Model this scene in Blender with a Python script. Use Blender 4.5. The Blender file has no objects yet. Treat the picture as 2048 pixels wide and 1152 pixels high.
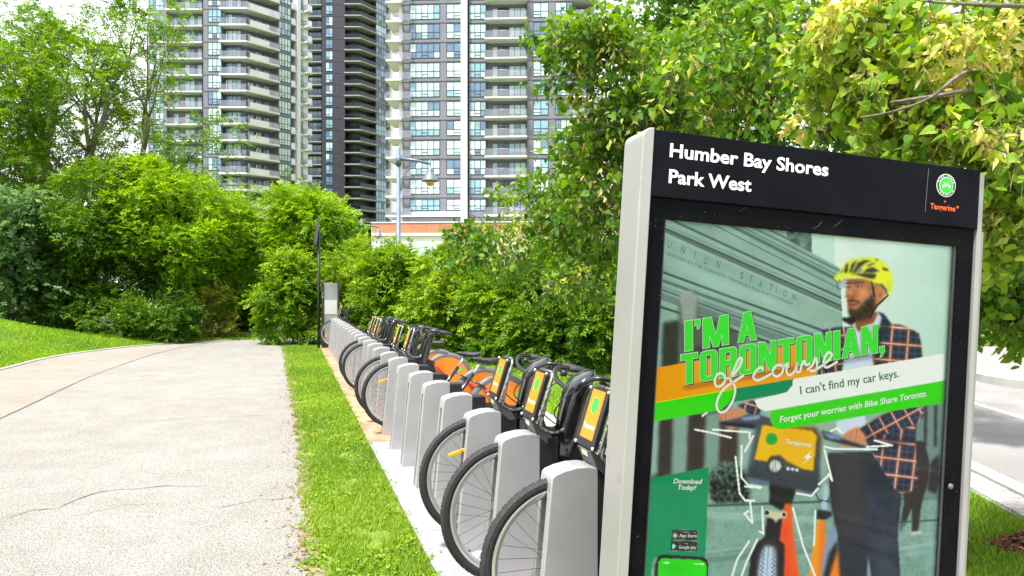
import bpy, bmesh, math, random
import numpy as np
from mathutils import Matrix, Vector

# ------------------------------------------------------------------ camera, world, sun, exposure
SC = bpy.context.scene
COL = SC.collection
EYE = 1.5
FPX = 1479.0                      # focal length in pixels of the 2048 wide photograph
HOR = 580.0                       # horizon row
cam_d = bpy.data.cameras.new("camera"); cam = bpy.data.objects.new("camera", cam_d); COL.objects.link(cam)
cam.location = (0, 0, EYE); cam.rotation_euler = (math.pi / 2, 0, 0)
cam_d.sensor_width = 36.0; cam_d.lens = 36.0 * FPX / 2048; cam_d.shift_y = (HOR - 576.0) / 2048
cam_d.clip_start = 0.05; cam_d.clip_end = 3000
SC.camera = cam

SUN_EL, SUN_AZ = math.radians(64), math.radians(222)   # azimuth from +Y, clockwise: behind the camera, to the left
world = bpy.data.worlds.new("World"); SC.world = world; world.use_nodes = True
wt = world.node_tree; wn = wt.nodes; wl = wt.links
for n in list(wn): wn.remove(n)
sky = wn.new("ShaderNodeTexSky"); sky.sky_type = 'NISHITA'; sky.sun_disc = False
sky.sun_elevation = SUN_EL; sky.sun_rotation = SUN_AZ; sky.dust_density = 4.0; sky.air_density = 1.0
bg1 = wn.new("ShaderNodeBackground"); bg1.inputs[1].default_value = 0.10
wl.new(sky.outputs[0], bg1.inputs[0])
tc = wn.new("ShaderNodeTexCoord"); nz = wn.new("ShaderNodeTexNoise"); nz.inputs["Scale"].default_value = 2.2; nz.inputs["Detail"].default_value = 5
wl.new(tc.outputs["Generated"], nz.inputs["Vector"])
cr = wn.new("ShaderNodeValToRGB"); cr.color_ramp.elements[0].position = .3; cr.color_ramp.elements[0].color = (.84, .88, .94, 1)
cr.color_ramp.elements[1].position = .7; cr.color_ramp.elements[1].color = (1, .99, .97, 1)
wl.new(nz.outputs[0], cr.inputs[0])
bg2 = wn.new("ShaderNodeBackground"); bg2.inputs[1].default_value = 0.84
wl.new(cr.outputs[0], bg2.inputs[0])
mx = wn.new("ShaderNodeMixShader"); mx.inputs[0].default_value = 0.78
wl.new(bg1.outputs[0], mx.inputs[1]); wl.new(bg2.outputs[0], mx.inputs[2])
wo = wn.new("ShaderNodeOutputWorld"); wl.new(mx.outputs[0], wo.inputs[0])

sun_d = bpy.data.lights.new("sun", 'SUN'); sun = bpy.data.objects.new("sun", sun_d); COL.objects.link(sun)
sun_d.energy = 3.9; sun_d.angle = math.radians(6); sun_d.color = (1, .965, .91)
sv = Vector((math.sin(SUN_AZ) * math.cos(SUN_EL), math.cos(SUN_AZ) * math.cos(SUN_EL), math.sin(SUN_EL)))
sun.rotation_euler = sv.to_track_quat('Z', 'Y').to_euler(); sun.location = sv * 60
vs = SC.view_settings
vs.view_transform = 'Standard'; vs.look = 'None'; vs.exposure = 1.38; vs.gamma = 1.0; vs.use_curve_mapping = False
try:
    SC.cycles.max_bounces = 6; SC.cycles.diffuse_bounces = 3; SC.cycles.glossy_bounces = 3; SC.cycles.transmission_bounces = 4
    SC.cycles.transparent_max_bounces = 8; SC.cycles.use_denoising = True
    SC.cycles.caustics_reflective = False; SC.cycles.caustics_refractive = False
except Exception: pass

rng = np.random.default_rng(7)
random.seed(7)
def at(px, py, Y): return Vector(((px - 1024) / FPX * Y, Y, EYE - (py - HOR) / FPX * Y))
def gp(px, py, z=0.0):            # point of the level z under a pixel
    Y = (EYE - z) * FPX / (py - HOR); return Vector(((px - 1024) / FPX * Y, Y, z))

# ------------------------------------------------------------------ materials
MATS = {}
def srgb(r, g, b):
    f = lambda c: (c / 255 / 12.92) if c / 255 <= .04045 else ((c / 255 + .055) / 1.055) ** 2.4
    return (f(r), f(g), f(b))
def mat(name, col, rough=.6, metal=0.0, var=.15, scale=6.0, bump=0.0, bscale=80.0, spec=.5, coat=0.0, detail=4, col2=None, stain=None):
    """principled material; its colour drifts with position, fine relief by noise"""
    if name in MATS: return MATS[name]
    m = bpy.data.materials.new(name); m.use_nodes = True; MATS[name] = m
    nt = m.node_tree; N = nt.nodes; L = nt.links; b = N["Principled BSDF"]
    g = N.new("ShaderNodeNewGeometry")
    n1 = N.new("ShaderNodeTexNoise"); n1.inputs["Scale"].default_value = scale; n1.inputs["Detail"].default_value = detail
    L.new(g.outputs["Position"], n1.inputs["Vector"])
    r = N.new("ShaderNodeValToRGB")
    c1 = [max(0, c * (1 - var)) for c in col]; c2 = [min(1, c * (1 + var)) for c in (col2 or col)]
    r.color_ramp.elements[0].position = .32; r.color_ramp.elements[0].color = (*c1, 1)
    r.color_ramp.elements[1].position = .68; r.color_ramp.elements[1].color = (*c2, 1)
    L.new(n1.outputs[0], r.inputs[0]); out = r.outputs[0]
    if stain:
        sc, lo, hi, scol = stain
        n3 = N.new("ShaderNodeTexNoise"); n3.inputs["Scale"].default_value = sc; n3.inputs["Detail"].default_value = 8; n3.inputs["Roughness"].default_value = .65
        L.new(g.outputs["Position"], n3.inputs["Vector"])
        mr = N.new("ShaderNodeMapRange"); mr.inputs[1].default_value = lo; mr.inputs[2].default_value = hi
        L.new(n3.outputs[0], mr.inputs[0])
        mm = N.new("ShaderNodeMixRGB"); L.new(mr.outputs[0], mm.inputs[0]); L.new(out, mm.inputs[1]); mm.inputs[2].default_value = (*scol, 1)
        out = mm.outputs[0]
    L.new(out, b.inputs["Base Color"])
    b.inputs["Roughness"].default_value = rough; b.inputs["Metallic"].default_value = metal
    b.inputs["Specular IOR Level"].default_value = spec; b.inputs["Coat Weight"].default_value = coat; b.inputs["Coat Roughness"].default_value = .08
    if bump:
        n2 = N.new("ShaderNodeTexNoise"); n2.inputs["Scale"].default_value = bscale; n2.inputs["Detail"].default_value = 3
        L.new(g.outputs["Position"], n2.inputs["Vector"])
        bm = N.new("ShaderNodeBump"); bm.inputs["Strength"].default_value = bump; bm.inputs["Distance"].default_value = .02
        L.new(n2.outputs[0], bm.inputs["Height"]); L.new(bm.outputs[0], b.inputs["Normal"])
    return m
def leaf_mat(name, cols, trans=.4, rough=.45):
    """leaf material: colour by the leaf's own tint attribute, light shines through"""
    m = bpy.data.materials.new(name); m.use_nodes = True; MATS[name] = m
    nt = m.node_tree; N = nt.nodes; L = nt.links; b = N["Principled BSDF"]
    a = N.new("ShaderNodeAttribute"); a.attribute_name = "tint"
    r = N.new("ShaderNodeValToRGB"); e = r.color_ramp.elements
    for i, c in enumerate(cols):
        p = i / (len(cols) - 1)
        if i < 2: el = e[i]; el.position = p if i == 0 else (p if len(cols) == 2 else p)
        else: el = e.new(p)
        el.position = p; el.color = (*c, 1)
    L.new(a.outputs["Fac"], r.inputs[0]); L.new(r.outputs[0], b.inputs["Base Color"])
    b.inputs["Roughness"].default_value = rough; b.inputs["Specular IOR Level"].default_value = .22
    t = N.new("ShaderNodeBsdfTranslucent")
    hs = N.new("ShaderNodeHueSaturation"); hs.inputs["Hue"].default_value = .485; hs.inputs["Saturation"].default_value = 1.12; hs.inputs["Value"].default_value = 1.5
    L.new(r.outputs[0], hs.inputs["Color"]); L.new(hs.outputs[0], t.inputs[0])
    mxs = N.new("ShaderNodeMixShader"); mxs.inputs[0].default_value = trans
    L.new(b.outputs[0], mxs.inputs[1]); L.new(t.outputs[0], mxs.inputs[2]); L.new(mxs.outputs[0], N["Material Output"].inputs[0])
    return m
def glass_mat(name, tint=(.8, .9, .9), clear=.6, rough=.03, ior=1.5):
    m = bpy.data.materials.new(name); m.use_nodes = True; MATS[name] = m
    nt = m.node_tree; N = nt.nodes; L = nt.links; N.remove(N["Principled BSDF"])
    tr = N.new("ShaderNodeBsdfTransparent"); tr.inputs[0].default_value = (*tint, 1)
    gl = N.new("ShaderNodeBsdfGlossy"); gl.inputs["Roughness"].default_value = rough; gl.inputs[0].default_value = (1, 1, 1, 1)
    fr = N.new("ShaderNodeFresnel"); fr.inputs[0].default_value = ior
    ma = N.new("ShaderNodeMath"); ma.operation = 'MULTIPLY_ADD'; ma.inputs[1].default_value = 1.0; ma.inputs[2].default_value = 1 - clear; ma.use_clamp = True
    L.new(fr.outputs[0], ma.inputs[0])
    x = N.new("ShaderNodeMixShader"); L.new(ma.outputs[0], x.inputs[0]); L.new(tr.outputs[0], x.inputs[1]); L.new(gl.outputs[0], x.inputs[2])
    L.new(x.outputs[0], N["Material Output"].inputs[0])
    return m

# ------------------------------------------------------------------ mesh helpers
class MB:
    def __init__(s): s.v = []; s.f = []; s.sm = []
    def add(s, vs, fs, smooth=False):
        o = len(s.v); s.v += [tuple(p) for p in vs]; s.f += [tuple(i + o for i in f) for f in fs]; s.sm += [smooth] * len(fs); return s
    def box(s, x0, x1, y0, y1, z0, z1, bev=0.0):
        if bev <= 0:
            v = [(x, y, z) for z in (z0, z1) for y in (y0, y1) for x in (x0, x1)]
            return s.add(v, [(0, 2, 3, 1), (4, 5, 7, 6), (0, 1, 5, 4), (2, 6, 7, 3), (0, 4, 6, 2), (1, 3, 7, 5)])
        b = bmesh.new(); bmesh.ops.create_cube(b, size=1)
        for q in b.verts: q.co = Vector(((x0 + x1) / 2 + q.co.x * (x1 - x0), (y0 + y1) / 2 + q.co.y * (y1 - y0), (z0 + z1) / 2 + q.co.z * (z1 - z0)))
        bmesh.ops.bevel(b, geom=list(b.edges), offset=bev, segments=2, affect='EDGES', profile=.6)
        b.verts.ensure_lookup_table(); b.verts.index_update()
        s.add([q.co for q in b.verts], [[q.index for q in f.verts] for f in b.faces]); b.free(); return s
    def tube(s, pts, r, n=8, cap=True, closed=False):
        pts = [Vector(p) for p in pts]; m = len(pts); rr = r if hasattr(r, '__len__') else [r] * m
        o = len(s.v); up = None
        for i, p in enumerate(pts):
            if closed: t = pts[(i + 1) % m] - pts[i - 1]
            else: t = pts[min(i + 1, m - 1)] - pts[max(i - 1, 0)]
            t.normalize()
            if up is None: up = t.orthogonal().normalized()
            up = (up - t * up.dot(t))
            if up.length < 1e-6: up = t.orthogonal()
            up.normalize(); w = t.cross(up)
            for k in range(n):
                a = 2 * math.pi * k / n; s.v.append(tuple(p + (up * math.cos(a) + w * math.sin(a)) * rr[i]))
        for i in range(m if closed else m - 1):
            j = (i + 1) % m
            for k in range(n):
                s.f.append((o + i * n + k, o + i * n + (k + 1) % n, o + j * n + (k + 1) % n, o + j * n + k)); s.sm.append(True)
        if cap and not closed:
            s.f.append(tuple(o + k for k in reversed(range(n)))); s.sm.append(False)
            s.f.append(tuple(o + (m - 1) * n + k for k in range(n))); s.sm.append(False)
        return s
    def lathe(s, prof, n=16, c=(0, 0, 0), axis='z', arc=(0, 2 * math.pi)):
        o = len(s.v); full = abs(arc[1] - arc[0] - 2 * math.pi) < 1e-6; m = n if full else n + 1
        for k in range(m):
            a = arc[0] + (arc[1] - arc[0]) * k / n; ca, sa = math.cos(a), math.sin(a)
            for r, h in prof:
                p = (r * ca, r * sa, h) if axis == 'z' else (r * ca, h, r * sa) if axis == 'y' else (h, r * ca, r * sa)
                s.v.append((p[0] + c[0], p[1] + c[1], p[2] + c[2]))
        q = len(prof)
        for k in range(n):
            k2 = (k + 1) % m
            for i in range(q - 1):
                s.f.append((o + k * q + i, o + k2 * q + i, o + k2 * q + i + 1, o + k * q + i + 1)); s.sm.append(True)
        return s
    def prism(s, poly, d, axis='y', off=0.0):
        """poly of (a,b); extruded from off to off+d along axis"""
        n = len(poly)
        def P(a, b, h): return (a, h, b) if axis == 'y' else (a, b, h) if axis == 'z' else (h, a, b)
        v = [P(a, b, off) for a, b in poly] + [P(a, b, off + d) for a, b in poly]
        return s.add(v, [tuple(range(n)), tuple(reversed(range(n, 2 * n)))] + [(i, i + n, (i + 1) % n + n, (i + 1) % n) for i in range(n)])
    def mesh(s, name, m):
        me = bpy.data.meshes.new(name); me.from_pydata(s.v, [], s.f); me.materials.append(m)
        me.polygons.foreach_set("use_smooth", s.sm)
        b = bmesh.new(); b.from_mesh(me); bmesh.ops.recalc_face_normals(b, faces=b.faces); b.to_mesh(me); b.free()
        me.update(); return me
    def build(s, name, m, parent=None): return link(name, s.mesh(name, m), parent)
def link(name, me, parent=None, loc=None, rot=None):
    o = bpy.data.objects.new(name, me); COL.objects.link(o)
    if parent: o.parent = parent
    if loc is not None: o.location = loc
    if rot is not None: o.rotation_euler = rot
    return o
def tag(o, label=None, cat=None, group=None, kind=None):
    if label: o["label"] = label
    if cat: o["category"] = cat
    if group: o["group"] = group
    if kind: o["kind"] = kind
    return o
def empty(name, loc=(0, 0, 0), rot=(0, 0, 0)):
    o = bpy.data.objects.new(name, None); o.empty_display_size = .2; COL.objects.link(o); o.location = loc; o.rotation_euler = rot; return o
KIDS = {}
def copy_tree(o, parent=None):
    c = o.copy(); COL.objects.link(c); c.parent = parent
    for ch in [q for q in ALLKIDS(o)]: copy_tree(ch, c)
    return c
def ALLKIDS(o): return list(o.children)
TXT = {}
def text_raw(s, bold, shear):
    if (s, bold, shear) in TXT: return TXT[(s, bold, shear)]
    cu = bpy.data.curves.new("t", 'FONT'); cu.body = s; cu.size = 1; cu.offset = bold; cu.shear = shear; cu.resolution_u = 3
    o = bpy.data.objects.new("t", cu); COL.objects.link(o)
    dg = bpy.context.evaluated_depsgraph_get(); dg.update()
    me = bpy.data.meshes.new_from_object(o.evaluated_get(dg)); bpy.data.objects.remove(o); bpy.data.curves.remove(cu)
    v = np.zeros(len(me.vertices) * 3); me.vertices.foreach_get("co", v); v = v.reshape(-1, 3)
    f = [tuple(p.vertices) for p in me.polygons]; bpy.data.meshes.remove(me); TXT[(s, bold, shear)] = (v, f)
    return v, f
def text_mesh(s, size=1.0, bold=0.0, shear=0.0, align='LEFT'):
    v, f = text_raw(s, bold, shear); v = v * size
    if align == 'CENTER': v = v - np.array([(v[:, 0].min() + v[:, 0].max()) / 2, 0, 0])
    return v, f
# lettering is cut while the scene is still empty
for s_, b_, h_ in [("Humber Bay Shores", .022, 0), ("Park West", .022, 0), ("Tangerine", .018, 0), ("Tangerine", .014, 0), ("Tangerine", .02, 0), ("I can't find my car keys.", .004, 0), ("Forget your worries with Bike Share Toronto.", .016, .2), ("Download", .018, .2), ("Today!", .018, .2), ("App Store", .006, 0), ("Google play", .006, 0), ("ERECTED BY THE TORONTO TERMINALS RAILWAY COMPANY", -.012, 0)] + [(c, -.006, 0) for c in "UNIOSTA"] + [(c, .005, 0) for c in "BIKESHARTON"]:
    text_raw(s_, b_, h_)

# many small faces at once: leaves, blades
def np_mesh(name, V, F, tint, m, parent=None):
    """V (n,3), F (k,c) same corner count, tint per vertex"""
    me = bpy.data.meshes.new(name); k, c = F.shape
    me.vertices.add(len(V)); me.vertices.foreach_set("co", np.ascontiguousarray(V, dtype=np.float32).ravel())
    me.loops.add(k * c); me.loops.foreach_set("vertex_index", np.ascontiguousarray(F, dtype=np.int32).ravel())
    me.polygons.add(k); me.polygons.foreach_set("loop_start", np.arange(0, k * c, c, dtype=np.int32))
    me.update(calc_edges=True)
    at_ = me.attributes.new("tint", 'FLOAT', 'POINT'); at_.data.foreach_set("value", np.ascontiguousarray(tint, dtype=np.float32))
    me.materials.append(m); return link(name, me, parent)
def nrm(a): return a / np.maximum(np.linalg.norm(a, axis=-1, keepdims=True), 1e-9)
LEAF_T = {   # x across, y along, z up out of the leaf
    'lance': (np.array([(0, 0, 0), (-.2, .42, .06), (0, 1, -.08), (.2, .42, .06)]), np.array([(0, 2, 1), (0, 3, 2)])),
    'oval': (np.array([(0, 0, 0), (-.3, .25, .05), (-.33, .55, .05), (0, 1, -.1), (.33, .55, .05), (.3, .25, .05), (0, .45, -.03)]),
             np.array([(0, 6, 1), (1, 6, 2), (2, 6, 3), (3, 6, 4), (4, 6, 5), (5, 6, 0)])),
    'heart': (np.array([(0, .06, 0), (-.22, -.04, .05), (-.44, .12, .07), (-.47, .38, .04), (-.3, .68, -.01), (0, 1.05, -.14), (.3, .68, -.01), (.47, .38, .04), (.44, .12, .07), (.22, -.04, .05), (0, .42, -.02)]),
              np.array([(0, 10, 1), (1, 10, 2), (2, 10, 3), (3, 10, 4), (4, 10, 5), (5, 10, 6), (6, 10, 7), (7, 10, 8), (8, 10, 9), (9, 10, 0)])),
    'maple': (np.array([(0, 0, 0), (-.3, -.08, .02), (-.26, .16, .03), (-.62, .32, .03), (-.3, .46, .02), (-.34, .82, -.02), (-.1, .62, 0), (0, 1.05, -.1), (.1, .62, 0), (.34, .82, -.02), (.3, .46, .02), (.62, .32, .03), (.26, .16, .03), (.3, -.08, .02), (0, .36, -.02)]),
              np.array([(i, 14, (i + 1) % 14) for i in range(14)])),
}
def leaves(name, P, D, U, S, tint, tmpl, m, parent=None):
    T, F = LEAF_T[tmpl]; D = nrm(D); U = U - D * (U * D).sum(1, keepdims=True); U = nrm(U); X = np.cross(D, U)
    n = len(P); k = len(T); Zc = rng.uniform(.4, 3.2, n) * np.where(rng.random(n) < .3, -1, 1)      # some cupped, some curled back
    V = P[:, None, :] + S[:, None, None] * (T[None, :, 0:1] * X[:, None, :] + T[None, :, 1:2] * D[:, None, :] + T[None, :, 2:3] * Zc[:, None, None] * U[:, None, :])
    FF = (np.arange(n)[:, None, None] * k + F[None]).reshape(-1, 3)
    return np_mesh(name, V.reshape(-1, 3), FF, np.repeat(tint, k), m, parent)
def sphere_dirs(n): return nrm(rng.normal(size=(n, 3)))
def gaps(P, f):
    x, y, z = P[:, 0] * f, P[:, 1] * f, P[:, 2] * f
    return np.sin(x * 3.1 + 1.3 * np.sin(z * 2.3)) * np.sin(z * 3.7 + 1.1 * np.sin(x * 1.9 + y)) + .45 * np.sin(x * 7.3 + z * 5.1) * np.sin(z * 8.7 - x * 4.3 + y * 3)
def twigs_on(clumps, dens, back=-.4, inner=.22, upb=.25, hole=None):
    """bases and directions of leafy twigs over a set of ellipsoids (cx,cy,cz,rx,ry,rz)"""
    Ps, Ds, Os = [], [], []
    for c in clumps:
        c = np.array(c); r = c[3:]; area = 4 * math.pi * ((r[0] * r[1]) ** 1.6 / 3 + (r[0] * r[2]) ** 1.6 / 3 + (r[1] * r[2]) ** 1.6 / 3) ** (1 / 1.6)
        n = max(4, int(area * dens)); d = sphere_dirs(n)
        tocam = nrm(np.array([0, 0, EYE]) - c[:3]); keep = (d @ tocam > back) | (d[:, 2] > .5); d = d[keep]
        q = np.where(rng.random(len(d)) < inner, rng.uniform(.2, .7, len(d)), rng.uniform(.72, 1.05, len(d)))
        Ps.append(c[:3] + d * r * q[:, None]); o = nrm(d / r)
        Os.append(o); Ds.append(nrm(o * .75 + np.array([0, 0, upb]) + rng.normal(size=d.shape) * .45))
    Ps, Ds, Os = np.concatenate(Ps), np.concatenate(Ds), np.concatenate(Os)
    if hole:
        k = (gaps(Ps, hole) > -.26) | (rng.random(len(Ps)) < .16); Ps, Ds, Os = Ps[k], Ds[k], Os[k]
    return Ps, Ds, Os
def sprays(name, clumps, dens, tw, ls, pairs, m, parent, tmpl='lance', back=-.4, inner=.22, droop=.25, upb=.25, tvar=.22, gmin=None, tfun=None, hole=.8):
    """feathered twigs: leaflets in pairs along each twig"""
    P, D, O = twigs_on(clumps, dens, back, inner, upb, hole)
    if gmin is not None:
        k = P[:, 2] > gmin; P, D, O = P[k], D[k], O[k]
    n = len(P); L = tw * rng.uniform(.6, 1.25, n); up = nrm(np.array([0, 0, 1.0]) * .9 + O * .5 + rng.normal(size=O.shape) * .3)
    up = nrm(up - D * (up * D).sum(1, keepdims=True)); side = np.cross(D, up)
    # low frequency tint over the plant plus one value for each twig
    tb = .47 + .10 * gaps(P + 5.0, .8) + .16 * np.sin(P[:, 0] * 1.7 + P[:, 2] * 1.3) * np.cos(P[:, 1] * 1.1 + P[:, 2] * 2.1) + rng.normal(size=n) * tvar
    if tfun is not None: tb = tb + tfun(P)
    aP, aD, aU, aS, aT = [], [], [], [], []
    for j in range(pairs):
        f = (j + .6) / pairs
        base = P + D * (L * f)[:, None] - np.array([0, 0, 1.0]) * (droop * L * f * f)[:, None]
        for sg in ((-1, 1) if j < pairs - 1 else (-1, 1, 0)):
            dd = D * (.55 if sg else 1) + side * sg * .8 + rng.normal(size=D.shape) * .22 - np.array([0, 0, .22])
            aP.append(base); aD.append(dd); aU.append(up + rng.normal(size=D.shape) * .3); aS.append(ls * rng.uniform(.65, 1.2, n) * (1 - .25 * abs(f - .5))); aT.append(tb + rng.normal(size=n) * .08)
    return leaves(name, np.concatenate(aP), np.concatenate(aD), np.concatenate(aU), np.concatenate(aS), np.clip(np.concatenate(aT), 0, 1), tmpl, m, parent)
def clumps_in(box, n, rmin, rmax, shape='ell', flat=.85):
    """n ellipsoid clumps scattered through the skin of an ellipsoid or box (cx,cy,cz,rx,ry,rz)"""
    out = []; c = np.array(box[:3]); r = np.array(box[3:])
    for i in range(n):
        d = sphere_dirs(1)[0]; q = random.uniform(.35, 1.0) ** .6; s = random.uniform(rmin, rmax)
        if shape == 'box':
            d = rng.uniform(-1, 1, 3); k = random.randrange(3); d[k] = math.copysign(1, d[k]); q = random.uniform(.7, 1)
        p = c + d * q * np.maximum(r - s * .7, .1)
        out.append((*p, s * random.uniform(.85, 1.2), s * random.uniform(.85, 1.2), s * flat * random.uniform(.8, 1.15)))
    return out
# ------------------------------------------------------------------ the ground
V2 = Vector((.958, .287, 0)).normalized(); U2 = Vector((-V2.y, V2.x, 0)); YAW = math.atan2(V2.y, V2.x)
D0 = Vector((.137, 2.908, 0))                       # front of the nearest dock
def dk(a, b, z=0.0): p = D0 + V2 * a + U2 * b; return (p.x, p.y, z)   # a: away from the path, b: along the dock row
def sheet(name, pts, z, m, parent=None, kind='structure', thick=0.0):
    mb = MB(); n = len(pts)
    if thick:
        v = [(x, y, z) for x, y in pts] + [(x, y, z - thick) for x, y in pts]
        mb.add(v, [tuple(range(n))] + [(i, i + n, (i + 1) % n + n, (i + 1) % n) for i in range(n)])
    else: mb.add([(x, y, z) for x, y in pts], [tuple(range(n))])
    o = mb.build(name, m, parent)
    if kind: o["kind"] = kind
    return o
m_ground = mat("lawn_soil", (.085, .13, .012), rough=.95, var=.35, scale=1.3, bump=.5, bscale=30, col2=(.125, .19, .016))
DROP = .15                                          # the ground falls away a little behind the docks
mb = MB(); prof = [(-1200, 0), (.62, 0), (1.0, -.035), (2.1, -DROP), (1500, -DROP)]
mb.add([dk(a, b, z) for b in (-90, 1600) for a, z in prof], [(i, i + 1, i + 6, i + 5) for i in range(4)])
ground = mb.build("ground", m_ground); ground["kind"] = "structure"
def gz_(x, y):
    a = (x - D0.x) * V2.x + (y - D0.y) * V2.y; return np.interp(a, [q[0] for q in prof], [q[1] for q in prof])

def path_mat(name, base, dark, light):
    m = bpy.data.materials.new(name); m.use_nodes = True; nt = m.node_tree; N = nt.nodes; L = nt.links; b = N["Principled BSDF"]
    g = N.new("ShaderNodeNewGeometry")
    v = N.new("ShaderNodeTexVoronoi"); v.inputs["Scale"].default_value = 115; L.new(g.outputs["Position"], v.inputs["Vector"])
    r = N.new("ShaderNodeValToRGB"); e = r.color_ramp.elements; e[0].position = .05; e[0].color = (*light, 1); e[1].position = .75; e[1].color = (*dark, 1)
    q = e.new(.38); q.color = (*base, 1)
    n0 = N.new("ShaderNodeTexNoise"); n0.inputs["Scale"].default_value = 75; n0.inputs["Detail"].default_value = 6; n0.inputs["Roughness"].default_value = .8; L.new(g.outputs["Position"], n0.inputs["Vector"])
    ad = N.new("ShaderNodeMath"); ad.operation = 'MULTIPLY_ADD'; ad.inputs[1].default_value = 1.3; ad.inputs[2].default_value = -.62; L.new(n0.outputs[0], ad.inputs[0])
    a2 = N.new("ShaderNodeMath"); a2.operation = 'ADD'; L.new(v.outputs["Distance"], a2.inputs[0]); L.new(ad.outputs[0], a2.inputs[1]); L.new(a2.outputs[0], r.inputs[0])
    n1 = N.new("ShaderNodeTexNoise"); n1.inputs["Scale"].default_value = .55; n1.inputs["Detail"].default_value = 7; n1.inputs["Roughness"].default_value = .62; L.new(g.outputs["Position"], n1.inputs["Vector"])
    r2 = N.new("ShaderNodeValToRGB"); r2.color_ramp.elements[0].position = .36; r2.color_ramp.elements[0].color = (.85, .835, .815, 1); r2.color_ramp.elements[1].position = .62; r2.color_ramp.elements[1].color = (1.06, 1.05, 1.035, 1)
    n4 = N.new('ShaderNodeTexNoise'); n4.inputs['Scale'].default_value = 2.6; n4.inputs['Detail'].default_value = 5; L.new(g.outputs['Position'], n4.inputs['Vector'])
    av = N.new('ShaderNodeMath'); av.operation = 'MULTIPLY_ADD'; av.inputs[1].default_value = .45; L.new(n4.outputs[0], av.inputs[0])
    hv = N.new('ShaderNodeMath'); hv.operation = 'MULTIPLY'; hv.inputs[1].default_value = .55; L.new(n1.outputs[0], hv.inputs[0]); L.new(hv.outputs[0], av.inputs[2]); L.new(av.outputs[0], r2.inputs[0])
    x = N.new("ShaderNodeMixRGB"); x.blend_type = 'MULTIPLY'; x.inputs[0].default_value = 1; L.new(r.outputs[0], x.inputs[1]); L.new(r2.outputs[0], x.inputs[2])
    L.new(x.outputs[0], b.inputs["Base Color"]); b.inputs["Roughness"].default_value = .92; b.inputs["Specular IOR Level"].default_value = .25
    bm = N.new("ShaderNodeBump"); bm.inputs["Strength"].default_value = .55; bm.inputs["Distance"].default_value = .012; L.new(a2.outputs[0], bm.inputs["Height"]); L.new(bm.outputs[0], b.inputs["Normal"])
    return m
m_path = path_mat("path_asphalt", (.295, .285, .267), (.15, .145, .133), (.395, .382, .36))
m_path2 = path_mat("path_side_asphalt", (.285, .255, .222), (.2, .18, .16), (.35, .32, .285))
m_road = path_mat("road_asphalt", (.27, .268, .265), (.2, .198, .195), (.33, .328, .325))
m_conc = mat("concrete", (.33, .325, .31), rough=.85, var=.12, scale=2.5, bump=.25, bscale=120, stain=(3, .55, .75, (.36, .33, .29)))

RE = [(1.08, -3), (.15, 0), (-.5, 2.1), (-1.10, 4.03), (-1.69, 5.98), (-2.15, 7.5), (-2.72, 9.3), (-3.6, 12), (-4.6, 15.1), (-5.7, 18.5), (-6.2, 20.1), (-5.9, 20.7), (-4.2, 21.2), (2, 22)]
LE = [(-3.6, -3), (-5.0, 0), (-7.0, 5), (-8.6, 10), (-9.5, 13.7), (-10.1, 16), (-10.2, 17.9), (-9.95, 19.4), (-9.5, 20.4), (-8.5, 21.7), (-7, 22.5), (-4, 23.2), (2, 24)]
def catmull(p, k=6):
    p = [Vector((*q, 0)) if len(q) == 2 else Vector(q) for q in p]; out = []
    for i in range(len(p) - 1):
        a = p[max(i - 1, 0)]; b = p[i]; c = p[i + 1]; d = p[min(i + 2, len(p) - 1)]
        for j in range(k):
            t = j / k; out.append(.5 * ((2 * b) + (c - a) * t + (2 * a - 5 * b + 4 * c - d) * t * t + (3 * b - a - 3 * c + d) * t ** 3))
    out.append(p[-1]); return out
REs = [p + Vector((math.sin(p.y * 9.1) * .012 + math.sin(p.y * 23) * .01, 0, 0)) for p in catmull(RE, 14)]
LEs = catmull(LE)
sheet("path", [(p.x, p.y) for p in REs] + [(p.x, p.y) for p in reversed(LEs)], .006, m_path)
SE = catmull([(-2.9, -3), (-3.8, 0), (-4.95, 5), (-6.0, 8.7), (-7.36, 13), (-8.4, 17.5), (-8.6, 20), (-8.35, 21.4)])
sheet("path_side_strip", [(p.x, p.y) for p in SE] + [(p.x, p.y) for p in reversed(LEs) if p.x < -8.45 or p.y < 20], .010, m_path2)
def ribbon(name, pts, w, z, m, parent=None, kind='structure', wob=0.0):
    mb = MB(); pts = [Vector((p[0], p[1], 0)) for p in pts]; L, R = [], []
    for i, p in enumerate(pts):
        t = (pts[min(i + 1, len(pts) - 1)] - pts[max(i - 1, 0)]).normalized(); n = Vector((-t.y, t.x, 0))
        ww = w * (1 + random.uniform(-wob, wob)) * (min(1, .25 + min(i, len(pts) - 1 - i) * .4) if wob else 1)
        L.append((*(p + n * ww / 2).xy, z)); R.append((*(p - n * ww / 2).xy, z))
    k = len(pts); mb.add(L + R, [(i, i + 1, i + 1 + k, i + k) for i in range(k - 1)])
    o = mb.build(name, m, parent)
    if kind: o["kind"] = kind
    return o
m_crack = mat("crack_dark", (.13, .125, .115), rough=.95, var=.2)
pobj = bpy.data.objects["path"]
ribbon("seam", [(p.x + .02, p.y) for p in SE], .022, .014, m_crack, pobj, None, .5)
def crack(px, w=.012):
    pts = [gp(*q) for q in px]; out = []
    for a, b in zip(pts, pts[1:]):
        n = max(2, int((b - a).length / .07))
        for i in range(n): p = a.lerp(b, i / n); out.append((p.x + random.uniform(-.015, .015), p.y + random.uniform(-.022, .022)))
    out.append((pts[-1].x, pts[-1].y)); ribbon("crack", out, w, .0105, m_crack, pobj, None, .6)
crack([(-20, 1046), (60, 1025), (118, 1017), (150, 1002), (200, 986), (260, 980), (330, 974), (440, 973)], .010)
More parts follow.
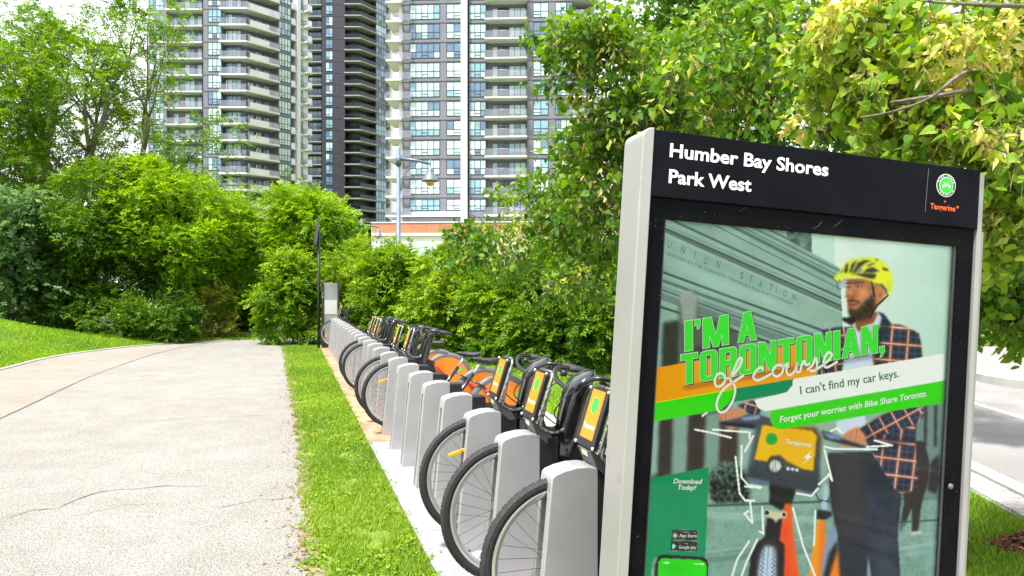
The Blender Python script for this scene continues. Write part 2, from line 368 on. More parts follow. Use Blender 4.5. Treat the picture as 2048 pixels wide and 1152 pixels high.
crack([(145, 1036), (190, 1026), (250, 1012), (330, 1008)], .006); crack([(435, 1016), (520, 1003), (575, 998), (612, 997)], .008)
crack([(180, 1055), (230, 1060)], .005); crack([(240, 844), (330, 842), (390, 835), (540, 832)], .008); crack([(340, 746), (460, 748), (540, 749)], .012)
crack([(268, 1028), (300, 1026)], .006); crack([(600, 1018), (614, 1016)], .01)
m_soil = mat("edge_soil", (.17, .125, .075), rough=.95, var=.35, scale=14, bump=.6, bscale=60, col2=(.22, .17, .11))
ribbon("soil_edge", [(p.x + .01 + .02 * math.sin(p.y * 5.3) + .015 * math.sin(p.y * 14), p.y) for p in REs if 1 < p.y < 20], .085, .0115, m_soil, pobj, None, .55)
# kerb along the far side of the path
mb = MB(); pr = [p for p in LEs if 8 < p.y < 21.9]
L = []; 
for i, p in enumerate(pr):
    t = (pr[min(i + 1, len(pr) - 1)] - pr[max(i - 1, 0)]).normalized(); n = Vector((-t.y, t.x, 0))
    for q, z in ((-.02, 0.0), (-.02, .03), (.06, .034), (.08, 0.0)): L.append((*(p + n * q).xy, z))
mb.add(L, [(i * 4 + k, i * 4 + k + 1, i * 4 + k + 5, i * 4 + k + 4) for i in range(len(pr) - 1) for k in range(3)])
mb.build("path_kerb", m_conc)["kind"] = "structure"

# grassy bank left of the path
def bank_h(X, Y):
    ex = np.interp(Y, [q.y for q in LEs], [q.x for q in LEs]); d = np.maximum(ex - .12 - X, 0)
    return np.minimum(.3 * d * np.clip((22.2 - Y) / 4.2, 0, 1) * np.clip(d / .6, 0, 1), 1.5) + .03 * np.clip(d * 4, 0, 1)
gx, gy = np.meshgrid(np.linspace(-34, -7, 90), np.linspace(4, 26, 70))
exg = np.interp(gy, [q.y for q in LEs], [q.x for q in LEs]); gx = np.minimum(gx, exg - .1)
gz = bank_h(gx, gy) - .0 + np.where(gx > exg - .12, -.02, 0) + .02 * np.sin(gx * 3.1) * np.sin(gy * 2.3) * np.clip((exg - gx) - .3, 0, 1)
ni, nj = gx.shape; idx = np.arange(ni * nj).reshape(ni, nj)
Fq = np.stack([idx[:-1, :-1], idx[:-1, 1:], idx[1:, 1:], idx[1:, :-1]], -1).reshape(-1, 4)
bank = np_mesh("grass_bank", np.stack([gx, gy, gz], -1).reshape(-1, 3), Fq, np.zeros(ni * nj), m_ground); bank["kind"] = "structure"

# paving under and behind the docks
mb = MB(); pp = [(.5, .008), (.62, .008), (1.0, -.027), (2.1, .008 - DROP), (2.35, .008 - DROP)]
mb.add([dk(a, b, z) for b in (-4, 17.6) for a, z in pp], [(i, i + 1, i + 6, i + 5) for i in range(4)])
mb.build("concrete_pad", m_conc)["kind"] = "structure"
m_rust = mat("rusty_plate", (.29, .16, .09), rough=.75, var=.22, scale=3.5, bump=.15, bscale=90, col2=(.36, .215, .13), stain=(5, .5, .72, (.33, .26, .2)))
m_pale = mat("pale_plate", (.25, .25, .26), rough=.6, var=.1, scale=3, bump=.12, bscale=70, stain=(4.2, .56, .7, (.33, .22, .13)))
for k in range(7):
    b0 = -1.05 + k * 2.8; pal = k < 2
    mb = MB(); mb.box(-.235, .62, 0, 2.79, .0, .022, .006)
    o = mb.build("base_plate", m_pale if pal else m_rust)
    o.location = dk(0, b0); o.rotation_euler = (0, 0, YAW)
    tag(o, ["pale steel base plate nearest the map totem", "pale rust-stained base plate under the empty docks", "rusty brown base plate next to the pale ones", "second rusty brown base plate beyond the pale ones",
            "third rusty brown base plate along the row", "fourth rusty brown base plate along the row", "farthest rusty brown base plate by the pay terminal"][k], "base plate", "plates the docks stand on")

# road, paved edge and kerbs at the right
Zr = -DROP
def rx(Y, o): return o + .13 * (Y - 5.8)
road = sheet("road", [(rx(-4, 4.14), -4), (60, -4), (60, 21.6), (rx(21.6, 4.14), 21.6)], Zr + .005, m_road)
mb = MB(); mb.add([(rx(Y, 3.99), Y, Zr + z) for Y in (-4, 21.6) for z in (0, .06)] + [(rx(Y, 4.15), Y, Zr + z) for Y in (-4, 21.6) for z in (.06, 0)], [(0, 1, 3, 2), (1, 4, 6, 3), (4, 5, 7, 6)])
mb.build("kerb", m_conc)["kind"] = "structure"
strip = sheet("paved_edge", [(rx(-2, 3.70), -2), (rx(-2, 3.985), -2), (rx(16, 3.985), 16), (rx(16, 3.70), 16)], Zr + .024, m_conc, thick=.03)
m_paver = [mat("paver_a", (.30, .285, .27), rough=.9, var=.15, scale=20, bump=.3), mat("paver_b", (.34, .325, .305), rough=.9, var=.15, scale=20, bump=.3)]
pv = [MB().box(-.13, .13, -.048, .048, 0, .03, .005).mesh("paver", q) for q in m_paver]
for j in range(54):
    Y = 3.8 + j * .105
    link("paver", random.choice(pv), strip, (rx(Y, 3.845), Y, Zr + .012 + random.uniform(-.003, .003)), (0, 0, -.13 + random.uniform(-.02, .02)))
isl = sheet("traffic_island", [(p.x, p.y) for p in catmull([(8.5, 13.7), (8.38, 13.1), (8.5, 12.3), (9.1, 11.5), (11, 10.8), (17, 10.2), (33, 10.0)])] + [(33, 13.8), (17, 14.0), (9.9, 14.1)], Zr + .14, m_conc, thick=.14)
m_paint = mat("road_paint", (.62, .61, .58), rough=.8, var=.12, scale=9)
ribbon("lane_marking", [(rx(-4, 6.2), -4), (rx(6, 6.1), 6), (rx(14, 6.05), 14)], .1, Zr + .0095, m_paint)
far = sheet("far_verge", [(3, 30), (8, 21.6), (80, 21.6), (80, 66), (3, 66)], Zr + .1, m_ground, thick=.1)
# ------------------------------------------------------------------ towers
m_clad = mat("mauve_grey_cladding", (.155, .155, .19), rough=.55, var=.06, scale=.6, spec=.4)
m_cladd = mat("charcoal_cladding", (.028, .028, .040), rough=.5, var=.08, scale=.6, spec=.4)
m_white = mat("white_precast", (.64, .64, .63), rough=.7, var=.05, scale=.5)
m_slab = mat("balcony_concrete", (.58, .58, .575), rough=.8, var=.06, scale=.5)
m_seam = mat("panel_seam", (.03, .03, .04), rough=.6, var=.1)
m_frame = mat("window_frame_metal", (.035, .05, .062), rough=.4, var=.1, metal=.3)
m_dark = mat("recess_wall", (.12, .115, .125), rough=.6, var=.15, scale=.8)
m_slab2 = mat("darker_slab", (.27, .27, .265), rough=.8, var=.08, scale=.5)  # same balcony concrete in a darker, even tone, for the middle tower's slabs
m_bay = mat("pale_bay_cladding", (.30, .32, .36), rough=.5, var=.08, scale=.6)
m_terra = mat("terracotta_cladding", (.42, .165, .095), rough=.7, var=.08, scale=1.2)
def pane_mat(name, col, rough, spec): return mat(name, col, rough=rough, var=.18, scale=.8, spec=spec, coat=.2)
PANES = [pane_mat("pane_blind_pale", (.40, .57, .60), .35, .5), pane_mat("pane_sky", (.19, .34, .42), .12, .8), pane_mat("pane_blue", (.10, .175, .28), .08, .8), pane_mat("pane_blind_white", (.50, .60, .59), .4, .5), pane_mat("pane_dim", (.03, .045, .07), .08, .7)]
m_bglass = glass_mat("balcony_glass", (.80, .82, .85), .86, .05)
m_bglassd = glass_mat("balcony_glass_smoked", (.42, .47, .53), .97, .05, 1.15)
m_rail = mat("rail_metal", (.25, .26, .28), rough=.4, metal=.6, var=.1)

class Tower:
    """local x along the facade, y into the building, z up"""
    def __init__(s, name, loc, yaw, label, group):
        s.o = empty(name, loc, (0, 0, yaw)); tag(s.o, label, "apartment tower", group)
        s.cache = {}; s.n = 0; s.rest = {}; s.seams = MB(); s.nw = 0
    def part(s, name, mb, m, parent=None): return mb.build(name, m, parent or s.o)
    def inst(s, name, key, mk, m, M, parent=None):
        if key not in s.cache: s.cache[key] = mk().mesh(name, m)
        o = link(name, s.cache[key], parent or s.o); o.matrix_local = M; return o
    def window(s, M, cols, h, tr=.42, vent=None, w=None, pal=(0, 1, 2, 3), wts=(5, 3, 2, 4), curtain=None):
        """frame with mullions and one transom, each pane its own piece; M places the lower left corner, x right, y in"""
        W = sum(cols); key = ('w', tuple(cols), round(h, 2), tr, vent)
        def mk():
            b = MB(); f = .085
            b.box(-.02, W + .02, -.03, .06, -.02, f); b.box(-.02, W + .02, -.03, .06, h - f, h + .02)
            x = 0
            for i, c in enumerate([0] + list(cols)):
                x += c; b.box(x - f * .6, x + f * .6, -.031, .058, f, h - f)
            x = 0
            for i, c in enumerate(cols):
                b.box(x + f * .6, x + c - f * .6, -.029, .05, h * tr - f * .6, h * tr + f * .6)
                if vent == i: b.box(x + f * .6, x + c - f * .6, -.033, .05, h * tr * .48 - f * .5, h * tr * .48 + f * .5)
                x += c
            return b
        wd = s.inst("window", key, mk, m_frame, M); x = 0
        row = random.choices(pal, wts)[0]
        for i, c in enumerate(cols):
            for z0, z1 in ((.05, h * tr), (h * tr, h - .05)):
                mi = row if random.random() < .62 else random.choices(pal, wts)[0]
                tilt = Matrix.Rotation(random.gauss(0, .006), 4, 'Z') @ Matrix.Rotation(random.gauss(0, .004), 4, 'X')
                L = Matrix.Translation((x + c / 2, 0, (z0 + z1) / 2)) @ tilt
                pw, ph = c / 2 - .02, (z1 - z0) / 2 - .01
                if s.n < 296:
                    k = ('p', round(c, 2), round(z1 - z0, 2), mi)
                    if k not in s.cache: s.cache[k] = MB().add([(-pw, 0, -ph), (pw, 0, -ph), (pw, 0, ph), (-pw, 0, ph), (-pw, .02, -ph), (pw, .02, -ph), (pw, .02, ph), (-pw, .02, ph)], [(0, 1, 2, 3), (7, 6, 5, 4), (0, 4, 5, 1), (2, 6, 7, 3)]).mesh("pane", PANES[mi])
                    p = link("pane", s.cache[k], wd); p.matrix_local = L; s.n += 1
                else:
                    r = s.rest.setdefault(mi, MB()); T = M @ L
                    r.add([T @ Vector(q) for q in ((-pw, 0, -ph), (pw, 0, -ph), (pw, 0, ph), (-pw, 0, ph))], [(0, 1, 2, 3)])
            x += c
        return wd
    def finish(s):
        for mi, mb in s.rest.items():
            o = mb.build("upper_panes", PANES[mi], s.o); o["kind"] = "stuff"
        if s.seams.v: s.seams.build("panel_seams", m_seam, s.o)["kind"] = "stuff"
def T3(x, y, z, rz=0): return Matrix.Translation((x, y, z)) @ Matrix.Rotation(rz, 4, 'Z')
def balcony_mesh(pts, inner, t=.22):
    """slab over an outline of (x,y): pts is the open edge left to right, inner closes it"""
    return MB().prism(pts + inner, t, 'z', 0)
def rail_mesh(pts, h=1.08, z0=.22):
    g, r = MB(), MB()
    for (x0, y0), (x1, y1) in zip(pts, pts[1:]):
        d = Vector((x1 - x0, y1 - y0, 0)); n = Vector((-d.y, d.x, 0)).normalized() * .012; a = Vector((x0, y0, z0 + .04)); b = Vector((x1, y1, z0 + .04)); u = Vector((0, 0, h - .06))
        g.add([a, b, b + u, a + u], [(0, 1, 2, 3)])
        r.tube([a + u, b + u], .028, 4); k = max(1, round(d.length / 1.4))
        for i in range(k + 1): p = a.lerp(b, i / k); r.tube([p - Vector((0, 0, .04)), p + u], .02, 4, False)
    return g, r

# -- right tower: flat mauve-grey face with one white pier
sR = 114 / FPX
R0 = at(819, HOR, 114); yawR = math.radians(-3.3)
tw = Tower("apartment_tower", (R0.x, R0.y, 0), yawR, "mauve grey apartment tower with white vertical pier behind the street lamp", "apartment towers")
X = lambda px: (px - 819) * .0769
FH = 2.99; Z0 = 16.25; NF = 15      # lowest full row of windows, storeys
wl_, wr_ = X(804), X(1144); top = Z0 + NF * FH
b = MB()
b.box(X(819), X(923), 0, .5, 12, top); b.box(X(938), X(972), .45, .95, 12, top); b.box(X(1055), X(1144), .2, .7, 12, top)
b.box(X(804), X(819), .35, .85, 12, top)
tw.part("wall", b, m_clad)
tw.part("core", MB().box(X(800), X(1200), 2.4, 18, 0, top), m_clad)
tw.part("pier", MB().box(X(923), X(935.5), -.35, .6, 12, top), m_white)
for k in range(-1, NF):
    zb = Z0 + k * FH - (.0 if k >= 0 else -.45); h = 2.28 if k >= 0 else 1.75
    for (px0, px1, n, y, v) in ((820, 880, 5, -.02, 2), (894, 923, 2, -.02, 1), (939, 972, 3, .43, 1), (1067, 1097, 2, .18, 0), (1111, 1144, 3, .18, 1)):
        w = X(px1) - X(px0); tw.window(T3(X(px0), y, zb), [w / n] * n, h, vent=v)
    zs = Z0 + k * FH - .62
    for px0, px1, y in ((819, 923, -.012), (938, 972, .44), (1055, 1144, .19), (804, 819, .34)):
        tw.seams.box(X(px0), X(px1), y - .03, y + .05, zs, zs + .09)
    # recessed balcony: dark side panel, window, open door, windows
    zf = Z0 + k * FH - .45
    if k >= 0 or True:
        tw.window(T3(X(984), 1.3, zf + .25), [.85], 2.2, tr=.02); tw.window(T3(X(1018), 1.3, zf + .25), [.87, .87, .87], 2.2, tr=.3)
        door = tw.inst("door", 'door', lambda: MB().box(0, .8, -.03, .03, 0, 2.2).box(.82, 1.62, .04, .09, 0, 2.2), PANES[4], T3(X(996), 1.3, zf + .22)); tw.inst("door_frame", 'doorf', lambda: MB().box(-.06, 1.68, -.05, .02, 2.2, 2.32).box(-.06, 0, -.05, .02, 0, 2.2).box(.78, .84, -.05, .02, 0, 2.2).box(1.62, 1.68, -.05, .02, 0, 2.2), m_frame, Matrix.Identity(4), door)
    tw.inst("balcony", 'balR', lambda: balcony_mesh([(X(971), -.9), (X(1055), -.9)], [(X(1055), 1.3), (X(971), 1.3)]), m_slab, T3(0, 0, zf - .06))
    bal = [o for o in tw.o.children if o.name.startswith("balcony")][-1]
    if 'rg' not in tw.cache:
        g, r = rail_mesh([(X(971.5), .4), (X(971.5), -.85), (X(1054.5), -.85), (X(1054.5), .15)]); tw.cache['rg'] = g.mesh("glass_panel", m_bglass); tw.cache['rr'] = r.mesh("railing", m_rail)
        g, r = rail_mesh([(-5.2, -.55), (-1.2, -.55), (-1.2, .2)]); tw.cache['lg'] = g.mesh("glass_panel", m_bglass); tw.cache['lr'] = r.mesh("railing", m_rail)
        g, r = rail_mesh([(X(1145), -.4), (X(1197), -.4)]); tw.cache['eg'] = g.mesh("glass_panel", m_bglass); tw.cache['er'] = r.mesh("railing", m_rail)
    link("glass_panel", tw.cache['rg'], bal); link("railing", tw.cache['rr'], bal)
    # corner balconies at both ends
    bl = tw.inst("balcony", 'balL', lambda: balcony_mesh([(-3.6, -.6), (-1.15, -.6)], [(-1.15, 5.5), (-3.6, 5.5)], .26), m_slab, T3(0, 0, zf - .06)); link("glass_panel", tw.cache['lg'], bl, (1.6, 0, 0)); link("railing", tw.cache['lr'], bl, (1.6, 0, 0))
    br = tw.inst("balcony", 'balE', lambda: balcony_mesh([(X(1144.5), -.45), (X(1198), -.45)], [(X(1198), 3), (X(1144.5), 3)], .24), m_slab, T3(0, 0, zf - .06)); link("glass_panel", tw.cache['eg'], br); link("railing", tw.cache['er'], br)
    tw.window(T3(X(1147), 2.3, zf + .25), [.9, .9], 2.2, tr=.3)
tw.part("recess_wall", MB().box(X(972), X(1055), 1.34, 1.8, 12, top), m_clad)
tw.part("side_wall", MB().box(X(796), X(803.9), .6, 3.0, 12, top), m_white); tw.part("side_wall", MB().box(X(1188), X(1200), .2, 4, 12, top), m_white)
tw.part("ledge", MB().box(X(775), X(923), -.45, .3, 12.75, 13.5), m_white)
tw.finish()
# podium in front of it
pd = empty("podium_building", (R0.x, R0.y, 0), (0, 0, yawR)); tag(pd, "low podium with a terracotta band below the mauve grey tower", "building")
tp = MB().box(0, 1.98, -.05, .05, 0, 1.45).mesh("terracotta_panel", m_terra)
for i in range(15): link("terracotta_panel", tp, pd, (-4.1 + i * 2.0, -6.95, 9.75))
MB().box(-4.2, 27, -6.89, 3, 0, 11.1).build("wall", m_white, pd); MB().box(-4.25, 27.1, -7.08, 2.5, 11.2, 11.36).build("coping", m_slab, pd)
MB().box(-4.15, 27, -7.2, -6.8, 9.3, 9.72).build("canopy_edge", m_white, pd)
shop = [MB().box(0, 2.2, -.03, .03, 0, 2.6).mesh("window", PANES[q]) for q in (0, 1, 3)]
for i in range(12): link("window", random.choice(shop), pd, (-3.8 + i * 2.55, -6.93, 5.3))

# -- left tower: mauve grey with angled white balconies
sL = 132 / FPX
L0 = at(441, HOR, 132); tw = Tower("apartment_tower", (L0.x, L0.y, 0), 0.0, "mauve grey apartment tower with angled white corner balconies behind the left trees", "apartment towers")
X = lambda px: (px - 441) * sL
FH = 2.935; Z0 = 19.2; NF = 13; top = Z0 + NF * FH          # underside of the lowest regular balcony slab
cx = X(494.6); sd = Vector((.632, .775, 0)); sn = Vector((.775, -.632, 0))     # side face leaves the corner along sd
def S(t, o=0.0): p = Vector((cx, 0, 0)) + sd * t + sn * o; return (p.x, p.y)
angS = math.atan2(sd.y, sd.x)
b = MB(); b.box(X(406.5), X(443), .0, .6, 8, top); b.box(X(329), X(406.5), 1.9, 2.4, 8, top); b.box(X(322), X(329), .8, 2.2, 8, top)
tw.part("wall", b, m_clad)
tw.part("glazed_bay", MB().box(X(285), X(322), 2.0, 2.6, 8, top), m_bay)
# set back walls behind the corner balcony and along the side face
b = MB(); b.prism([(X(443), 1.5), S(0, -1.9), S(6.3, -1.7), S(6.3, -3), (X(443), 6)], top - 8, 'z', 8); tw.part("recess_wall", b, m_clad)
b = MB(); b.prism([S(6.3), S(9.1), S(9.1, -3), S(6.3, -3)], top - 8, 'z', 8); tw.part("side_wall", b, m_clad)
b = MB(); b.prism([S(9.1, -1.3), S(10.3, -1.3), S(10.3, -3), S(9.1, -3)], top - 8, 'z', 8); tw.part("side_recess_wall", b, m_clad)
b = MB(); b.prism([S(10.3, .25), S(11.0, .25), S(11.0, -3), S(10.3, -3)], top - 8, 'z', 8); tw.part("pier", b, m_white)
b = MB(); b.prism([S(11.0, -.1), S(12.9, -.1), S(12.9, -3), S(11.0, -3)], top - 8, 'z', 8); tw.part("end_wall", b, m_white)
for k in range(-1, NF):
    z = Z0 + k * FH
    tw.window(T3(X(416.5), -.03, z + .75), [.78, .78, .78], 2.3, vent=1)
    for px0, px1 in ((406.5, 443),): tw.seams.box(X(px0), X(px1), -.04, .05, z + .1, z + .2)
    tw.seams.box(X(285), X(322), 1.97, 2.05, z + .1, z + .2)
    tw.window(T3(X(301), 1.97, z + .6), [.75, .75], 2.2); tw.window(T3(X(288), 1.97, z + .6), [.8], 2.2)
    # wide balcony left
    bl = tw.inst("balcony", 'a', lambda: balcony_mesh([(X(329), -.1), (X(404.5), -.1)], [(X(404.5), 1.9), (X(329), 1.9)]), m_slab, T3(0, 0, z))
    if 'ag' not in tw.cache:
        g, r = rail_mesh([(X(329.5), .0), (X(404), .0), (X(404), 1.8)]); tw.cache['ag'] = g.mesh("glass_panel", m_bglass); tw.cache['ar'] = r.mesh("railing", m_rail)
        g, r = rail_mesh([(X(442), .0), (X(441.8), -.72), (cx, -.72), S(6.25, .55), S(6.25, 0)]); tw.cache['cg'] = g.mesh("glass_panel", m_bglass); tw.cache['cr'] = r.mesh("railing", m_rail)
        g, r = rail_mesh([S(9.1, -.1), S(10.3, -.1)]); tw.cache['sg'] = g.mesh("glass_panel", m_bglass); tw.cache['sr'] = r.mesh("railing", m_rail)
        g, r = rail_mesh([S(11.75, 0), S(11.8, 1.25), S(12.85, 1.25)]); tw.cache['eg'] = g.mesh("glass_panel", m_bglass); tw.cache['er'] = r.mesh("railing", m_rail)
    link("glass_panel", tw.cache['ag'], bl); link("railing", tw.cache['ar'], bl)
    tw.window(T3(X(338), 1.87, z + .28), [.95], 2.3, tr=.05); tw.window(T3(X(361), 1.87, z + .28), [.9, .9], 2.3, tr=.05, wts=(3, 3, 3, 3)); tw.window(T3(X(386), 1.87, z + .28), [.85], 2.3, tr=.05)
    # corner balcony, the white parapet of its angled side is taller than the front
    bc = tw.inst("balcony", 'c', lambda: balcony_mesh([(X(440.5), -.75), (cx + .1, -.75), S(6.3, .6)], [S(6.3, -1.9), S(0, -1.9), (X(440.5), 1.5)], .30), m_slab, T3(0, 0, z - .05))
    link("glass_panel", tw.cache['cg'], bc, (0, 0, .07)); link("railing", tw.cache['cr'], bc, (0, 0, .07))
    tw.inst("parapet", 'cp', lambda: MB().prism([S(.25, .52), S(6.25, .52), S(6.25, .46), S(.25, .46)], .92, 'z', .25), m_white, T3(0, 0, z))
    tw.window(T3(X(446), 1.1, z + .3), [.42, .9, .75, .75], 2.3, tr=.03, wts=(4, 4, 5, 2)); 
    for t0 in (1.0, 2.6, 4.2): tw.window(Matrix.Translation((*S(t0, -1.6), z + .3)) @ Matrix.Rotation(angS, 4, 'Z'), [.62, .62], 2.1, tr=.03, wts=(3, 3, 4, 3))
    tw.window(Matrix.Translation((*S(6.4, .03), z + .5)) @ Matrix.Rotation(angS, 4, 'Z'), [.63] * 4, 2.35, vent=1, wts=(3, 2, 1, 9))
    sb = tw.inst("balcony", 's', lambda: balcony_mesh([S(9.1, -.05), S(10.3, -.05)], [S(10.3, -1.3), S(9.1, -1.3)], .28), m_slab, T3(0, 0, z)); link("glass_panel", tw.cache['sg'], sb); link("railing", tw.cache['sr'], sb)
    tw.inst("parapet", 'sp', lambda: MB().prism([S(9.12, -.12), S(10.28, -.12), S(10.28, -.2), S(9.12, -.2)], .9, 'z', .28), m_white, T3(0, 0, z))
    eb = tw.inst("balcony", 'e', lambda: balcony_mesh([S(11.75, 0), S(11.8, 1.3), S(12.9, 1.3)], [S(12.9, -.05)], .26), m_slab, T3(0, 0, z)); link("glass_panel", tw.cache['eg'], eb); link("railing", tw.cache['er'], eb)
    tw.inst("parapet", 'ep', lambda: MB().prism([S(11.85, 1.2), S(12.8, 1.2), S(12.8, 1.14), S(11.85, 1.14)], .8, 'z', .26), m_white, T3(0, 0, z))
    tw.window(Matrix.Translation((*S(11.05, -.07), z + .5)) @ Matrix.Rotation(angS, 4, 'Z'), [.33, .33], 2.2, wts=(3, 2, 1, 9))
b = MB(); b.prism([(X(441), -1.2), (cx + .3, -1.3), S(7.4, 1.2), S(7.4, -2), S(0, -2), (X(441), 1)], .95, 'z', Z0 - FH * 1.55); tw.part("podium_ledge", b, m_white)
tw.part("lower_core", MB().box(X(330), X(443), 3, 16, 0, top).prism([(X(443), 3), S(0, -3), S(12.6, -3.2), (S(9)[0], S(9)[1] + 5), (X(443), 16)], top, 'z', 0), m_clad)
tw.finish()

# -- middle tower: charcoal, farther away
M0 = at(644, HOR, 193); sM = 193 / FPX
tw = Tower("apartment_tower", (M0.x, M0.y, 0), 0.0, "charcoal apartment tower with white-edged balconies between the two grey towers", "apartment towers")
X = lambda px: (px - 644) * sM
FH = 2.976; Z0 = 1.5 + (HOR - 11 - 22.8 * 19) * sM; NF = 24; top = Z0 + NF * FH
cx = X(722); sd = Vector((2.8, 4.8, 0)).normalized(); sn = Vector((sd.y, -sd.x, 0)); angS = math.atan2(sd.y, sd.x)
def S(t, o=0.0): p = Vector((cx, 0, 0)) + sd * t + sn * o; return (p.x, p.y)
b = MB(); b.box(X(644), X(690), 0, 1, 0, top); tw.part("wall", b, m_cladd)
b = MB(); b.box(X(600), X(644), 1.8, 2.4, 0, top); b.prism([(X(690), 1.8), S(0, -2.2), S(5.7, -2), S(5.7, -4), (X(690), 8)], top, 'z', 0); tw.part("recess_wall", b, m_cladd)
b = MB(); b.prism([S(5.7), S(10.2), S(10.2, -5), S(5.7, -4)], top, 'z', 0); tw.part("side_wall", b, m_frame)
b = MB(); b.prism([S(11.6, .3), S(12.6, .3), S(12.6, -5), S(11.6, -5)], top, 'z', 0); tw.part("pier", b, m_white)
for k in range(0, NF):
    z = Z0 + k * FH
    if z < 15: continue
    tw.window(T3(X(652), -.03, z + .75), [.85, .85], 2.25, tr=.3, wts=(3, 4, 4, 1))
    tw.seams.box(X(644), X(690), -.05, .05, z + .2, z + .34)
    for px in (648, 669, 677, 684): tw.seams.box(X(px), X(px) + .07, -.03, .05, z + .4, z + 3)
    a = tw.inst("balcony", 'a', lambda: balcony_mesh([(X(609.6), -.2), (X(643.5), -.2)], [(X(643.5), 1.8), (X(609.6), 1.8)], .26), m_slab2, T3(0, 0, z))
    if 'ag' not in tw.cache:
        g, r = rail_mesh([(X(610), -.1), (X(643), -.1)]); tw.cache['ag'] = g.mesh("glass_panel", m_bglassd)
        g, r = rail_mesh([(X(690), -.7), (cx, -.7), S(5.6, .6)]); tw.cache['cg'] = g.mesh("glass_panel", m_bglassd)
    link("glass_panel", tw.cache['ag'], a)
    tw.window(T3(X(614), 1.77, z + .3), [1.1, 1.1, 1.1], 2.3, tr=.03, wts=(2, 4, 5, 1))
    c = tw.inst("balcony", 'c', lambda: balcony_mesh([(X(689), -.8), (cx + .1, -.8), S(5.7, .7)], [S(5.7, -2), S(0, -2), (X(690), 1.8)], .28), m_slab2, T3(0, 0, z)); link("glass_panel", tw.cache['cg'], c)
    tw.window(T3(X(694), 1.77, z + .3), [1, 1], 2.3, tr=.03, pal=(1, 2, 4, 0), wts=(3, 5, 5, 1))
    tw.window(Matrix.Translation((*S(5.9, .04), z + .3)) @ Matrix.Rotation(angS, 4, 'Z'), [1.05] * 4, 2.6, tr=.4, pal=(1, 2, 4, 0), wts=(4, 5, 4, 1))
    tw.inst("slab_edge", 'se', lambda: MB().prism([S(5.7, .12), S(11.6, .12), S(11.6, -.6), S(5.7, -.6)], .22, 'z', 0), m_slab2, T3(0, 0, z + .02))
tw.part("core", MB().box(X(602), X(690), 2.5, 20, 0, top).prism([S(10.2, -3), S(11.7, -3), S(11.7, -9), S(10.2, -9)], top, 'z', 0), m_cladd)
tw.finish()

# ------------------------------------------------------------------ street lamps beyond the hedge
m_lamp = mat("lamp_blue_grey", (.11, .145, .195), rough=.45, var=.08, metal=.2)
m_lampg = mat("lamp_amber_glass", (.62, .30, .03), rough=.25, var=.1, coat=.5)
def lamp(loc, h, label):
    r = empty("street_lamp", loc); tag(r, label, "street lamp", "street lamps beyond the hedge")
    MB().tube([(0, 0, 0), (0, 0, .9), (0, 0, .92), (0, 0, h)], [.19, .17, .115, .105], 12).build("pole", m_lamp, r)
    MB().tube([(0, 0, h - .85), (0, 0, h - .35)], .145, 12).build("collar", m_lamp, r)
    MB().tube([(0, 0, h - .5), (.9, 0, h - .62), (1.55, 0, h - .78)], [.085, .07, .055], 8).tube([(p[0], 0, p[1]) for p in [(.12, h - 2.1), (.16, h - 1.7), (.35, h - 1.2), (.65, h - .85), (.95, h - .7)]], .028, 6).build("arm", m_lamp, r)
    MB().lathe([(.0, h - .55), (.045, h - .6), (.05, h - .95), (.09, h - 1.0), (.14, h - 1.06), (.15, h - 1.14), (.2, h - 1.24), (.3, h - 1.42), (.37, h - 1.52), (.43, h - 1.6), (.42, h - 1.63), (.2, h - 1.6)], 20, (1.55, 0, 0)).build("lamp_shade", m_lamp, r)
    MB().lathe([(.2, h - 1.6), (.21, h - 1.7), (.17, h - 1.82), (0.0, h - 1.86)], 16, (1.55, 0, 0)).build("globe", m_lampg, r)
    return r
p = at(797, HOR, 36); h = 1.5 + (HOR - 296) / FPX * 36
lamp((p.x, p.y, 0), h, "blue grey street lamp with curved arm and amber globe rising above the hedge")
p = at(723, HOR, 68); lamp((p.x, p.y, 0), 1.5 + (HOR - 438) / FPX * 68, "smaller distant street lamp at the right edge of the green tree")
# ------------------------------------------------------------------ bicycle docks
m_alu = mat("brushed_aluminium", (.47, .47, .485), rough=.38, metal=.55, var=.07, scale=4, bump=.03, bscale=300, stain=(7, .6, .8, (.40, .395, .39)))
m_blackp = mat("black_plastic", (.012, .012, .015), rough=.42, var=.3, scale=9, bump=.05, bscale=200)
m_green = mat("green_indicator", (.02, .42, .2), rough=.4, var=.1)
m_red = mat("red_lens", (.55, .02, .02), rough=.25, var=.1)
prof_d = [(-.075, 0), (-.004, .755), (0, .775), (.012, .786), (.05, .799), (.1, .808), (.15, .808), (.19, .8), (.19, 0)]
mb = MB(); mb.prism(prof_d, .13, 'y', -.065)
def bev(me, off, ang=35, seg=2):
    b = bmesh.new(); b.from_mesh(me)
    es = [e for e in b.edges if len(e.link_faces) == 2 and math.degrees(e.calc_face_angle(0)) > ang]
    bmesh.ops.bevel(b, geom=es, offset=off, segments=seg, affect='EDGES', profile=.5, clamp_overlap=True); b.to_mesh(me); b.free(); return me
shell = bev(mb.mesh("body", m_alu), .0045)
so = link("tmp", shell)
arch = [(-.029, -.1), (.029, -.1), (.029, .69)] + [(.029 * math.cos(a), .69 + .029 * math.sin(a)) for a in (math.pi * q / 8 for q in range(1, 8))] + [(-.029, .69)]
ct = MB().prism(arch, .6, 'x', -.3).mesh("cut", m_blackp); co = link("tmpcut", ct)
bo = so.modifiers.new("b", 'BOOLEAN'); bo.operation = 'DIFFERENCE'; bo.object = co; bo.solver = 'EXACT'
dg = bpy.context.evaluated_depsgraph_get(); dg.update()
body_me = bpy.data.meshes.new_from_object(so.evaluated_get(dg)); body_me.name = "body"
bpy.data.objects.remove(so); bpy.data.objects.remove(co)
